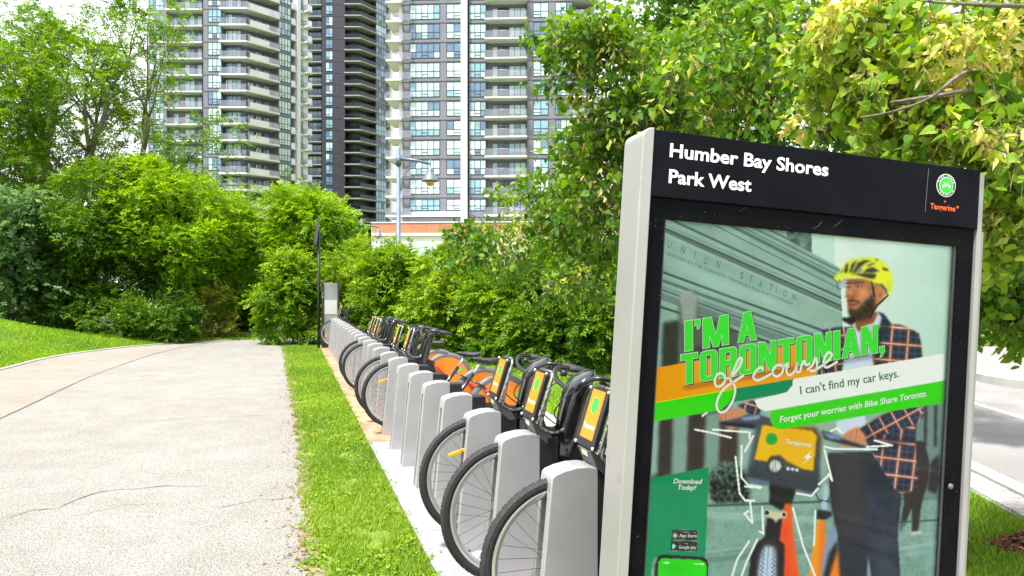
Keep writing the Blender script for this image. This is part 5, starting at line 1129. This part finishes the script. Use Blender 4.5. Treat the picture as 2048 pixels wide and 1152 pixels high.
bl_ = [pxz(*p) for p in cD((688, 375), (638, 420), (660, 425), (635, 460), (695, 408), (672, 405))]; flat("lightning_mark", bl_, m_txw, YP - .0014, poster)
# glass in front of the poster
MB().add([(px0 + .0005, YP - .010, pz0), (px1 - .0005, YP - .010, pz0), (px1 - .0005, YP - .010, pz1 - .0005), (px0 + .0005, YP - .010, pz1 - .0005)], [(0, 1, 2, 3)]).build("glass", glass_mat("totem_glass", (.98, .99, .985), .996, .04, 1.2), K)
# ------------------------------------------------------------------ vegetation
BARK = mat("bark", (.14, .115, .09), rough=.9, var=.35, scale=14, bump=.6, bscale=40)
LB = leaf_mat("leaf_bright", [(0.049, 0.13, 0.004), (0.1, 0.24, 0.006), (0.183, 0.355, 0.01), (0.273, 0.422, 0.015)])
LH = leaf_mat("leaf_hedge", [(0.034, 0.101, 0.005), (0.084, 0.202, 0.007), (0.177, 0.326, 0.012), (0.287, 0.403, 0.025)])
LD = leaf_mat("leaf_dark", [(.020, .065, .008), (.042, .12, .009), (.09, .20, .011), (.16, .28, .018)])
LS = leaf_mat("leaf_silver", [(.032, .09, .024), (.07, .16, .042), (.14, .25, .075), (.26, .37, .15)])
LY = leaf_mat("leaf_olive", [(.06, .11, .010), (.13, .19, .015), (.24, .27, .025), (.32, .25, .05)])
LW = leaf_mat("leaf_poplar", [(0.043, 0.119, 0.006), (0.091, 0.218, 0.008), (0.164, 0.311, 0.011), (0.25, 0.374, 0.018)])
LL = leaf_mat("leaf_linden", [(0.038, 0.116, 0.01), (0.084, 0.208, 0.012), (0.179, 0.309, 0.018), (0.31, 0.406, 0.06)], trans=.42, rough=.55)
LM = leaf_mat("leaf_maple", [(0.028, 0.096, 0.008), (0.054, 0.158, 0.01), (0.099, 0.221, 0.014), (0.163, 0.288, 0.03)], trans=.35, rough=.55)
LR = leaf_mat("linden_bract", [(.26, .38, .03), (.46, .53, .07), (.66, .64, .18), (.74, .66, .32), (.70, .42, .14)], trans=.45)
def plant(name, loc, label, cat="shrub", group=None):
    r = empty(name, loc); tag(r, label, cat, group); return r
def rel(clumps, o): return [(c[0] - o[0], c[1] - o[1], c[2] - o[2], *c[3:]) for c in clumps]
def keep_world(o, parent):        # crowns are made in world space, then hung under their plant
    o.parent = parent; o.matrix_parent_inverse = Matrix.Translation(-Vector(parent.location))
    return o
def shrub(name, base, clumps, mat_, label, dens, tw, ls, pairs=5, tmpl='lance', stems=5, cat="shrub", group=None, **kw):
    r = plant(name, base, label, cat, group)
    zt = max(q[2] for q in clumps); ex = []          # loose shoots that break the outline
    for k in range(len(clumps) // 2):
        q = random.choice(clumps); d = Vector((random.gauss(0, .7), random.gauss(0, .5), abs(random.gauss(.3, .7)))).normalized(); s_ = random.uniform(.10, .22) * max(1, q[3] / .6)
        ex.append((q[0] + d.x * q[3] * 1.12, q[1] + d.y * q[4] * 1.1, q[2] + d.z * q[5] * 1.2, s_, s_, s_ * 1.1))
    clumps = list(clumps) + ex
    c = sprays("foliage", clumps, dens, tw, ls, pairs, mat_, None, tmpl, gmin=base[2] + .02, **kw); keep_world(c, r)
    st = MB()
    for k in range(stems):
        q = random.choice(clumps); p1 = Vector(q[:3]) - Vector(base); p0 = Vector((random.uniform(-.3, .3), random.uniform(-.2, .2), -.05)); mid = p0.lerp(p1, .5) + Vector((random.uniform(-.2, .2), random.uniform(-.2, .2), .1))
        st.tube([p0, mid, p1], [.035, .025, .01], 6)
    st.build("stem", BARK, r); return r
def ell(px, py, Y, w_px, h_px, d):      # ellipsoid seen at a pixel, sizes in pixels, depth in metres
    p = at(px, py, Y); s = Y / FPX; return (p.x, p.y, p.z, w_px * s / 2, d, h_px * s / 2)
def limb(mb, p, d, L, r, lev, tips, spread=.6, up=.2):
    d = Vector(d).normalized(); pts = [Vector(p)]; rr = [r]; n = 4
    for i in range(n):
        d = (d + Vector((random.gauss(0, .13), random.gauss(0, .13), random.gauss(0, .08) + up * .12))).normalized(); pts.append(pts[-1] + d * L / n); rr.append(r * (1 - .45 * (i + 1) / n))
    mb.tube(pts, rr, 7 if lev > 1 else 5)
    if lev == 0: tips.append((pts[-1], d)); return
    tips.append((pts[3], d))
    for k in range(random.choice((2, 3))):
        a = Vector((random.gauss(0, 1), random.gauss(0, 1), random.gauss(.2, .6))).normalized(); limb(mb, pts[-1] if k < 2 else pts[2], (d + a * spread).normalized(), L * random.uniform(.62, .85), rr[-1] * .8, lev - 1, tips, spread, up)

# -- tall open poplars at the left
def open_tree(base, h, r, trunks, label, dens=14, spread=.55, seed=1):
    random.seed(seed); t = plant("poplar_tree", base, label, "tree", "tall open trees behind the left shrubs"); mb = MB(); tips = []
    for (dx, dy, L) in trunks:
        pts = [Vector((0, 0, -.1)), Vector((dx * .15, dy * .15, L * .35)), Vector((dx * .5, dy * .4, L * .7)), Vector((dx, dy, L))]
        pts = catmull([tuple(p) for p in pts], 4); mb.tube(pts, list(np.linspace(r, r * .55, len(pts))), 9)
        for f in (.45, .62, .8, 1.0):
            p = pts[int(f * (len(pts) - 1))]
            for q in range(2): limb(mb, p, (random.gauss(0, .8), random.gauss(0, .6), random.uniform(.35, 1)), h * random.uniform(.16, .26), r * .32, 2, tips, spread)
        limb(mb, pts[-1], (dx * .2, dy * .2, 1), h * .22, r * .5, 2, tips, spread)
    mb.build("trunk", BARK, t)
    cl = []
    for p, d in tips:
        if random.random() < .7: s = random.uniform(.35, .8); q = p + d * .1 + Vector(base); cl.append((q.x, q.y, q.z, s, s, s * .8))
    c = sprays("crown", cl, dens, .34, .12, 5, LW, None, 'lance', back=-.9, inner=.35, droop=.5, hole=1.1); keep_world(c, t)
    tw_ = MB()     # bare hanging twigs
    for k in range(60):
        p, d = random.choice(tips); q = p.copy(); pts = [q.copy()]; v = Vector((random.gauss(0, 1), random.gauss(0, 1), random.gauss(-.1, .5))).normalized()
        for i in range(4): q = q + v * random.uniform(.15, .35); v = (v + Vector((0, 0, -.25)) + Vector((random.gauss(0, .2), random.gauss(0, .2), 0))).normalized(); pts.append(q.copy())
        tw_.tube(pts, [.012, .010, .008, .006, .003], 4, False)
    tw_.build("twigs", BARK, t)["kind"] = "stuff"; return t
random.seed(21)
p = gp(135, 676); B1 = at(128, 600, 26); B2 = at(40, 600, 25)
open_tree((B1.x, 26, 0), 11, .24, [(-.8, 0, 5.6), (1.1, -.3, 6.2), (2.1, .5, 5.2)], "tall open tree with forked trunk left of the towers", seed=5)
open_tree((B2.x, 25, 0), 10, .26, [(-1.2, 0, 5.2), (.6, .4, 6.0)], "dark leaning tree at the left edge of the picture", seed=9)
rng = np.random.default_rng(11); random.seed(31)

# -- shrubs and small trees left of the path: (centre px, py, depth, width px, height px, depth m)
def mass(px, py, Y, w, h, d, n, rmin, rmax): return clumps_in(ell(px, py, Y, w, h, d), n, rmin, rmax)
b = at(20, 660, 20.5)
shrub("silver_shrub", (b.x, 20.5, .3), mass(15, 500, 20.5, 190, 330, 1.4, 30, .35, .75), LS, "bluish silver-leaved shrub at the left edge above the grass bank", 34, .3, .10, 5, 'oval')
b = at(160, 660, 21.5)
shrub("dark_shrub", (b.x, 21.5, .1), mass(165, 480, 21.8, 250, 330, 1.6, 42, .4, .85) + mass(150, 610, 21, 230, 130, 1, 16, .35, .6), LD, "dark green leafy shrub between the silver shrub and the bright ash", 30, .36, .13, 5, tfun=lambda P: .12 * (P[:, 2] - 2.2))
b = at(340, 670, 22)
shrub("ash_tree", (b.x, 22.4, 0), mass(330, 470, 22.6, 270, 290, 1.8, 52, .4, .85) + mass(290, 370, 22.6, 130, 110, 1, 12, .3, .6), LB, "bright green bushy ash tree left of the path's end", 32, .36, .13, 5, cat="tree", tfun=lambda P: .16 * (P[:, 2] - 2.4))
b = at(430, 670, 24)
shrub("ash_tree", (b.x, 24.5, 0), mass(440, 500, 24.6, 170, 260, 1.6, 34, .4, .8), LB, "paler green tree between the bushy ash and the path's end", 32, .36, .13, 5, cat="tree", tfun=lambda P: .12 * (P[:, 2] - 2.0))
b = at(330, 680, 21)
shrub("low_shrub", (b.x, 21.2, 0), mass(330, 635, 21.0, 170, 105, .7, 22, .28, .5) + mass(300, 668, 20.9, 200, 40, .5, 10, .2, .3), LD, "low dark bush at the grass edge below the bright ash", 40, .25, .10, 5)
b = at(440, 680, 22.2)
shrub("low_shrub", (b.x, 22.6, 0), mass(430, 625, 22.6, 120, 125, .8, 18, .28, .5), LY, "olive brown tinted bush beside the far bend of the path", 40, .28, .10, 5)
b = at(250, 680, 20.6)
shrub("low_shrub", (b.x, 20.9, .02), mass(235, 640, 20.6, 150, 90, .7, 16, .25, .5), LD, "low dark bush on the bank left of the other low bush", 40, .25, .10, 5, tfun=lambda P: P[:, 2] * 0 + .1)
b = at(500, 680, 27)
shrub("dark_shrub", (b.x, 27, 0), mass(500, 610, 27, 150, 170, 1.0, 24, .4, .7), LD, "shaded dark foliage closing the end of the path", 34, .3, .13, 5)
b = at(630, 690, 25)
shrub("locust_tree", (b.x, 25.5, 0), mass(620, 470, 25.5, 200, 240, 1.8, 42, .4, .8) + mass(560, 520, 24.5, 110, 140, 1, 14, .35, .6), LB, "bright feathery green tree rising in front of the charcoal tower", 32, .42, .14, 6, cat="tree", tfun=lambda P: .1 * (P[:, 2] - 2.6) + .06)
b = at(590, 690, 20.4)
shrub("sumac_bush", (b.x, 20.8, 0), mass(585, 600, 20.6, 130, 190, .9, 26, .32, .6) + mass(588, 662, 20.4, 130, 60, .8, 14, .2, .36), LH, "bright rounded bush right of the path just before the solar mast", 38, .34, .12, 6, tfun=lambda P: .12 * (P[:, 2] - 1.3) + .1)
b = at(150, 680, 31)
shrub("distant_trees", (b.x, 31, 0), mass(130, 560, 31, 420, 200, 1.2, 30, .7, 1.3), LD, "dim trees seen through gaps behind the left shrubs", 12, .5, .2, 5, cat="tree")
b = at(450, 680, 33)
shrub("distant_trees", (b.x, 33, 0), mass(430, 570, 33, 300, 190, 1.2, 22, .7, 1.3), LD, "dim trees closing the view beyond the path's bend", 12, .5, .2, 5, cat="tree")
# -- hedge behind the docks
HD = [(690, 585, 20.3, 150, 230, "hedge shrub directly behind the pay terminal"), (790, 584, 18.9, 180, 250, "hedge shrub below the tall street lamp"), (900, 598, 17.6, 180, 232, "hedge shrub behind the distant pair of bicycles"),
      (1010, 610, 16.4, 190, 240, "hedge shrub below the terracotta podium's right end"), (1120, 600, 15.2, 210, 310, "dark hedge shrub just left of the map totem"), (1260, 620, 14.0, 230, 330, "dark hedge shrub hidden partly behind the map totem")]
for k, (x, y, Y, w, h, lab) in enumerate(HD):
    b = at(x, 690, Y + .5)
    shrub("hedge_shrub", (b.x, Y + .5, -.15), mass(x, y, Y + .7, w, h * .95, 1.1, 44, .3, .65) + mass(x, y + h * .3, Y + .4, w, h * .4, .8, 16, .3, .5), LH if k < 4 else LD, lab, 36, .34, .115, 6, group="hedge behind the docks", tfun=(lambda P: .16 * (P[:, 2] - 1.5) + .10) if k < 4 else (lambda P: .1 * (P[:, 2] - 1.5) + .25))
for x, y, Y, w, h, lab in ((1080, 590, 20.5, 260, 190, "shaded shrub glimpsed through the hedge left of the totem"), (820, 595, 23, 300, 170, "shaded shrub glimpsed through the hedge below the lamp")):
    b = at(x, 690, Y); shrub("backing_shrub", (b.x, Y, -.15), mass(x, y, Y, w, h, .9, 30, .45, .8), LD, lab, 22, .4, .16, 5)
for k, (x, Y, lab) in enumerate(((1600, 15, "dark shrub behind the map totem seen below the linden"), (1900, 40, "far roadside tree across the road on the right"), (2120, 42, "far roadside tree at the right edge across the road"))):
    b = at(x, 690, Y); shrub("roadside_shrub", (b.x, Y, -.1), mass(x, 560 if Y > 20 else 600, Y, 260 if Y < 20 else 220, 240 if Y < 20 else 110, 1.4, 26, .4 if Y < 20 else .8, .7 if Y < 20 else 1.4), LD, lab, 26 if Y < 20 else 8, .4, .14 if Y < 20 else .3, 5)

# -- linden over the totem, maple behind it
random.seed(77); rng = np.random.default_rng(77)
def broad(name, clumps, dens, size, mt, tmpl, parent, droop=.55, tfun=None, back=-.5, n_obj=0):
    """single broad leaves hanging from short twigs"""
    P, D, O = twigs_on(clumps, dens, back, .25, .1, 1.6); n = len(P)
    ps, ds, us, ss, ts = [], [], [], [], []
    for j in range(5):
        a = rng.normal(size=P.shape); side = nrm(np.cross(D, a)); f = (j + .5) / 5 * .20
        base = P + D * f + side * .025; dd = nrm(D * .4 + side * .7 + np.array([0, 0, -droop]) + rng.normal(size=P.shape) * .55)
        uu = nrm(O * .45 + np.array([0, 0, .75]) + rng.normal(size=P.shape) * .75)
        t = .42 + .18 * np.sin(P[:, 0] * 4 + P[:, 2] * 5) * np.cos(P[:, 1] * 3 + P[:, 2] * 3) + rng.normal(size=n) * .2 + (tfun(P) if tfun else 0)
        ps.append(base); ds.append(dd); us.append(uu); ss.append(size * rng.uniform(.4, 1.3, n)); ts.append(np.clip(t, 0, 1))
    # the twigs the leaves hang from
    w = np.cross(D, np.array([0.0, 0, 1])) ; w = nrm(w + 1e-4) * .0022; e = P + D * .22; b0_ = P - D * .12; h = np.array([0, 0, .0022])
    V = np.stack([b0_ - w, b0_ + w, e + w * .4, e - w * .4, b0_ - h, b0_ + h, e + h * .4, e - h * .4], 1).reshape(-1, 3); Fq = (np.arange(n)[:, None, None] * 8 + np.array([(0, 1, 2, 3), (4, 5, 6, 7)])[None]).reshape(-1, 4)
    tg = np_mesh("twigs", V, Fq, np.zeros(len(V)), BARK, None); keep_world(tg, parent); tg["kind"] = "stuff"
    P, D, U, S_, T_ = (np.concatenate(q) for q in (ps, ds, us, ss, ts))
    if n_obj:       # the leaves that show largest are pieces of their own
        W = P; Yc = np.maximum(W[:, 1], .3); px_ = 1024 + FPX * W[:, 0] / Yc; py_ = HOR - FPX * (W[:, 2] - EYE) / Yc
        vis = (px_ > 1080) & (px_ < 2040) & (py_ > 5) & (py_ < 700) & ~((px_ > 1240) & (px_ < 1950) & (py_ > 330) & (W[:, 1] > 2.5)); sc = np.where(vis, S_ / Yc, 0)
        pick = np.argsort(-sc)[:n_obj]; rest = np.ones(len(P), bool); rest[pick] = False
        T, Fc = LEAF_T[tmpl]; lv = []
        for q in range(8):
            me = bpy.data.meshes.new("leaf"); me.from_pydata([tuple(x) for x in T * np.array([1, 1, 1.0 + q * .3])], [], [tuple(x) for x in Fc]); me.materials.append(mt); a_ = me.attributes.new("tint", 'FLOAT', 'POINT'); a_.data.foreach_set("value", np.full(len(T), .12 + q * .12, np.float32)); lv.append(me)
        pinv = Matrix.Translation(-Vector(parent.location))
        for i in pick:
            d = D[i] / np.linalg.norm(D[i]); u = U[i] - d * (U[i] @ d); u /= np.linalg.norm(u); x = np.cross(d, u); s = float(S_[i])
            o = link("leaf", lv[int(np.clip(T_[i] * 8, 0, 7))], parent); o.matrix_local = pinv @ Matrix(((x[0] * s, d[0] * s, u[0] * s, P[i][0]), (x[1] * s, d[1] * s, u[1] * s, P[i][1]), (x[2] * s, d[2] * s, u[2] * s, P[i][2]), (0, 0, 0, 1)))
        P, D, U, S_, T_ = P[rest], D[rest], U[rest], S_[rest], T_[rest]
    c = leaves(name, P, D, U, S_, T_, tmpl, mt, None); keep_world(c, parent); return c
mp = plant("maple_tree", (3.4, 9.4, -DROP), "deep green maple behind the linden, above the totem", "tree")
mcl = []
for q in ((1360, 60, 9, 240, 300, 1.1, 14), (1480, 90, 9.2, 340, 300, 1.3, 18), (1600, 200, 9, 260, 260, 1.0, 12), (1320, 260, 9, 180, 240, 1, 10), (1420, 330, 9, 240, 120, .8, 8), (1980, 520, 8, 240, 260, 1.2, 16), (1800, 250, 9, 320, 420, 1.2, 16)): mcl += mass(*q[:6], q[6], .28, .6)
c = broad("crown", mcl, 20, .112, LM, 'maple', mp); c["kind"] = "stuff"
mb = MB(); tips = []; mb.tube([(0, 0, -.1), (.05, 0, 1.2), (-.1, .1, 2.4), (-.2, 0, 3.6)], [.17, .14, .11, .08], 10)
for z, d in ((1.3, (-1, -.2, .7)), (1.6, (1, -.3, .6)), (2.2, (-.8, -.5, .9)), (2.8, (.6, -.4, .8)), (3.4, (-.3, -.2, 1))): limb(mb, (0, 0, z), d, 1.0, .05, 2, tips, .6)
mb.build("trunk", BARK, mp)
ln = plant("linden_tree", (2.55, 5.2, -DROP), "linden with heart-shaped leaves and yellow bracts overhanging the totem", "tree")
lcl = []
for q in ((1225, 480, 7.0, 90, 90, .4, 5), (1215, 105, 5.6, 130, 110, .5, 6), (1125, 92, 5.6, 60, 40, .15, 3), (1150, 150, 5.8, 80, 40, .2, 3), (1290, 230, 5.5, 220, 150, .8, 9), (1205, 225, 6.0, 120, 110, .6, 6), (1400, 200, 5.2, 280, 190, .9, 9), (1200, 400, 6.0, 130, 150, .7, 7), (1130, 440, 6.6, 110, 90, .5, 5), (1060, 420, 6.8, 50, 50, .2, 3), (1020, 490, 7.2, 130, 50, .4, 5), (940, 488, 7.6, 70, 30, .2, 3), (1150, 560, 7.6, 150, 120, .6, 6), (1235, 320, 5.8, 160, 200, .8, 7), (1160, 330, 6.2, 70, 60, .3, 4), (1560, 130, 5.0, 260, 260, .9, 9), (1480, 60, 5.6, 300, 160, .9, 8), (1330, 140, 6.2, 200, 200, .8, 7)): lcl += mass(*q[:6], q[6], .10, .26)
rcl = []
for q in ((1720, 90, 3.9, 300, 230, .6, 11), (1880, 140, 3.5, 320, 300, .6, 12), (2010, 230, 3.2, 240, 300, .5, 10), (1830, 255, 3.7, 220, 90, .3, 6), (2040, 80, 3.6, 200, 300, .5, 8), (1700, 210, 4.2, 240, 100, .5, 6), (2010, 420, 3.4, 90, 80, .2, 5), (2120, 300, 3.6, 240, 400, .6, 10)): rcl += mass(*q[:6], q[6], .09, .22)
rcl += [(*at(1948, 258, 2.70), .04, .05, .02), (*at(1985, 285, 2.70), .04, .05, .03)]
ucl = []
for q in ((2010, 560, 4.6, 150, 220, .4, 9), (2090, 600, 4.6, 160, 200, .5, 8)): ucl += mass(*q[:6], q[6], .14, .26)
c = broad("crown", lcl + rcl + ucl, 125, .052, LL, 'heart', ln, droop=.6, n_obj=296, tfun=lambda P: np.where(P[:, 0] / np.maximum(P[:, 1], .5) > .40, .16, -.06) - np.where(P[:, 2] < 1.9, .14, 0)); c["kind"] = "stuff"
# bracts: pale narrow leaves hanging among the others, thickest at the right
P, D, O = twigs_on(rcl, 950, -.4, .1, .1, 2.2); P2, D2, O2 = twigs_on(lcl, 60, -.4, .1, .1)
P = np.concatenate([P, P2]); D = np.concatenate([D, D2]); O = np.concatenate([O, O2]); n = len(P)
brk = leaves("bracts", P, nrm(D * .5 + np.array([0, 0, -.7]) + rng.normal(size=P.shape) * .5), nrm(O + rng.normal(size=P.shape) * .5), rng.uniform(.045, .085, n), np.clip(rng.beta(1.7, 2.2, n), 0, 1), 'lance', LR, None); keep_world(brk, ln); brk["kind"] = "stuff"
mb = MB(); mb.tube([(0, 0, -.1), (.03, .02, .9), (-.05, .05, 1.8), (-.1, 0, 2.9), (-.15, 0, 3.8)], [.12, .10, .085, .06, .03], 10); mb.build("trunk", BARK, ln)
def wl2(px, py, Y): p = at(px, py, Y); return (p.x - 2.55, p.y - 5.2, p.z + DROP)
for pts, r in (([wl2(1960, 330, 5.0), wl2(2060, 170, 4.2), wl2(1960, 178, 3.2), wl2(1880, 190, 3.05), wl2(1780, 205, 3.1)], .016), ([wl2(2060, 10, 4), wl2(2040, 12, 3.1), wl2(1930, 8, 3.0), wl2(1840, 2, 3.0)], .014), ([wl2(1990, 120, 3.6), wl2(1920, 150, 3.0), wl2(1860, 196, 3.0), wl2(1790, 222, 3.1), wl2(1720, 235, 3.3)], .010), ([wl2(1700, 40, 4), wl2(1760, 20, 3.8), wl2(1860, 30, 3.6), wl2(2000, 15, 3.6)], .008), ([wl2(1330, 180, 5.6), wl2(1240, 130, 5.6), wl2(1170, 80, 5.6), wl2(1110, 60, 5.6)], .012), ([wl2(1400, 480, 6.2), wl2(1250, 440, 6.2), wl2(1120, 430, 6.6), wl2(1000, 490, 7.1)], .012), ([wl2(1500, 330, 5.4), wl2(1350, 250, 5.4), wl2(1230, 210, 5.6)], .014)):
    q = catmull(pts, 5); MB().tube(q, list(np.linspace(r, r * .35, len(q))), 6).build("branch", BARK, ln)

# ------------------------------------------------------------------ grass, weeds, mulch
G1 = leaf_mat("grass_blades", [(0.056, 0.136, 0.005), (0.112, 0.242, 0.008), (0.189, 0.33, 0.012), (0.31, 0.33, 0.06)], trans=.35, rough=.55)
G2 = leaf_mat("grass_bank_blades", [(0.073, 0.175, 0.005), (0.129, 0.281, 0.007), (0.189, 0.349, 0.01), (0.249, 0.369, 0.02)], trans=.35, rough=.55)
def blades(name, X, Y, Z, h, w, m, dry=.06, lean=.6):
    n = len(X); a = rng.uniform(0, 2 * math.pi, n); hh = h * rng.uniform(.5, 1.3, n); lx_, ly_ = np.cos(a), np.sin(a); le = lean * rng.uniform(.2, 1.2, n)
    b = np.stack([X, Y, Z], 1); side = np.stack([-ly_, lx_, np.zeros(n)], 1) * (w * rng.uniform(.6, 1.3, n))[:, None]; fw = np.stack([lx_ * le, ly_ * le, np.ones(n)], 1) * hh[:, None]
    V = np.stack([b - side, b + side, b + fw * .6 + side * .7 - np.array([0, 0, .0]), b + fw * .6 - side * .7, b + fw * np.array([1.35, 1.35, .92])], 1)
    F = np.array([(0, 1, 2), (0, 2, 3), (3, 2, 4)]); FF = (np.arange(n)[:, None, None] * 5 + F[None]).reshape(-1, 3)
    t = .45 + .22 * np.sin(X * 2.3 + 1.1) * np.cos(Y * 1.9) + rng.normal(size=n) * .15; t = np.where(rng.random(n) < dry, rng.uniform(.85, 1, n), np.clip(t, 0, .8))
    o = np_mesh(name, V.reshape(-1, 3), FF, np.repeat(t, 5), m); o["kind"] = "stuff"; return o
def strip_pts(n, y0, y1, pw=1.0):
    Y = y0 + (y1 - y0) * rng.random(n) ** pw; xl = np.interp(Y, [q.y for q in REs if q.y < 20.2], [q.x for q in REs if q.y < 20.2])
    B = (Y - D0.y + .235 * V2.y) ; xr = D0.x + (-.235) * V2.x + U2.x * ((Y - D0.y - (-.235) * V2.y) / U2.y)
    f = rng.random(n) * 1.06 - .04; f = f + .03 * np.sin(Y * 17) + rng.normal(size=n) * .012; return xl + (xr - xl) * f, Y
def hash2(X, Y): return np.sin(X * 5.3 + 1.7 * np.sin(Y * 2.1)) * np.sin(Y * 3.7 + 2.2 * np.sin(X * 3.1)) + .5 * np.sin(X * 13.1 + Y * 9.7) * np.sin(Y * 11.3 - X * 7.9)
for nm, n, y0, y1, pw, h, w in (("verge_grass", 58000, 2.6, 9.5, 1.35, .034, .0026), ("verge_grass_far", 42000, 6.5, 20.0, 1.25, .042, .0052)):
    X, Y = strip_pts(n, y0, y1, pw); thin = rng.random(len(X)) < (np.clip((Y - 6.5) / 3, 0, 1) if nm == "verge_grass" else 1 - np.clip((Y - 6.5) / 3, 0, 1)); bare = (hash2(X * 1.7, Y * 1.3) > .62) & (rng.random(len(X)) < .85)
    k = ~thin & ~bare; blades(nm, X[k], Y[k], X[k] * 0, h, w, G1, .13)
# clover and plantain leaves in the verge
X, Y = strip_pts(9000, 2.8, 9.5, 1.3); k = hash2(X * 1.3 + 4, Y * 1.1 + 2) + rng.normal(size=len(X)) * .25 > .15; X, Y = X[k], Y[k]; n = len(X)
a = rng.uniform(0, 6.28, n); cl_ = leaves("verge_weeds", np.stack([X, Y, rng.uniform(.010, .03, n)], 1), np.stack([np.cos(a), np.sin(a), rng.uniform(-.1, .6, n)], 1), np.array([0, 0, 1.0]) + rng.normal(size=(n, 3)) * .4, rng.uniform(.012, .034, n), np.clip(rng.normal(.6, .2, n), 0, 1), 'oval', G1); cl_["kind"] = "stuff"
# bank
n = 90000; Y = 11 + 11.3 * rng.random(n); ex = np.interp(Y, [q.y for q in LEs], [q.x for q in LEs]); X = ex - .12 - 7 * rng.random(n) ** 1.2; vis = (1024 + FPX * X / Y > -60); X, Y = X[vis], Y[vis]
blades("bank_grass", X, Y, bank_h(X, Y) + .0, .06, .008, G2, .02)
# lawn between the paving and the hedge
n = 46000; A_ = 2.3 + 3.4 * rng.random(n); Bq = 1.5 + 16.5 * rng.random(n) ** .9; X = D0.x + V2.x * A_ + U2.x * Bq; Y = D0.y + V2.y * A_ + U2.y * Bq; k = X < rx(Y, 3.62); X, Y = X[k], Y[k]
blades("lawn_grass", X, Y, X * 0 - DROP, .06, .007, G2, .03)
# lawn at the right by the kerb
n = 30000; Y = 3.4 + 3.6 * rng.random(n); X = 2.4 + (rx(Y, 3.69) - 2.4) * rng.random(n) + rng.normal(size=n) * .01; mul = ((X - 3.5) / .46) ** 2 + ((Y - 4.68) / .22) ** 2 < 1; X, Y = X[~mul], Y[~mul]
blades("roadside_grass", X, Y, X * 0 - DROP, .055, .003, G1, .10)
X = rng.uniform(-8.3, -4, 9000); Y = np.interp(X, [-9, -7, -4], [22.6, 22.9, 23.6]) + rng.random(9000) * 3; blades("path_end_grass", X, Y, X * 0, .07, .012, G2, .02)
# mulch
n = 1500; r_ = np.sqrt(rng.random(n)); a = rng.uniform(0, 6.28, n); X = 3.5 + .48 * r_ * np.cos(a); Y = 4.68 + .24 * r_ * np.sin(a)
MU = leaf_mat("mulch_chips", [(.05, .02, .012), (.10, .04, .022), (.16, .07, .04), (.28, .17, .10)], trans=0.0, rough=.85)
q = leaves("mulch", np.stack([X, Y, -DROP + .07 * (1 - r_ ** 2) + rng.uniform(0, .02, n)], 1), nrm(rng.normal(size=(n, 3)) * np.array([1, 1, .25])), np.array([0, 0, 1.0]) + rng.normal(size=(n, 3)) * .4, rng.uniform(.02, .075, n), np.clip(rng.normal(.4, .22, n), 0, 1), 'lance', MU); q["kind"] = "stuff"
mbd = MB().lathe([(.48, 0), (.36, .04), (.2, .065), (0, .075)], 24, (0, 0, 0)).build("mulch_bed", mat("mulch_soil", (.06, .026, .015), rough=.95, var=.4, scale=30, bump=.6), None); mbd["kind"] = "structure"
mbd.scale = (1, .5, 1); mbd.location = (3.5, 4.68, -DROP)

# litter: dry leaves, clippings and grit along the path's edge and under the docks
LT = leaf_mat("dry_litter", [(.10, .065, .03), (.20, .13, .05), (.30, .22, .09), (.22, .26, .05)], trans=.1, rough=.8)
X, Y = strip_pts(900, 3.0, 14.0, 1.3); k = len(X); xe = np.interp(Y, [q.y for q in REs if q.y < 20.2], [q.x for q in REs if q.y < 20.2]); X[:650] = xe[:650] - np.abs(rng.normal(size=650)) * .10; X[650:700] = xe[650:700] - rng.random(50) * 2.5
a = rng.uniform(0, 6.28, k); lt_ = leaves("leaf_litter", np.stack([X, Y, np.full(k, .018)], 1), np.stack([np.cos(a), np.sin(a), np.zeros(k)], 1), np.array([0, 0, 1.0]) + rng.normal(size=(k, 3)) * .15, rng.uniform(.008, .032, k), rng.random(k), 'oval', LT); lt_["kind"] = "stuff"
k = 260; A_ = rng.uniform(-.2, 2.0, k); B_ = rng.uniform(-.8, 14, k); zz = np.interp(A_, [.0, .62, 1.0, 2.1], [.03, .03, -.01, -.13]); a = rng.uniform(0, 6.28, k)
lt_ = leaves("leaf_litter", np.stack([D0.x + V2.x * A_ + U2.x * B_, D0.y + V2.y * A_ + U2.y * B_, zz], 1), np.stack([np.cos(a), np.sin(a), np.zeros(k)], 1), np.array([0, 0, 1.0]) + rng.normal(size=(k, 3)) * .2, rng.uniform(.008, .03, k), rng.random(k), 'oval', LT); lt_["kind"] = "stuff"
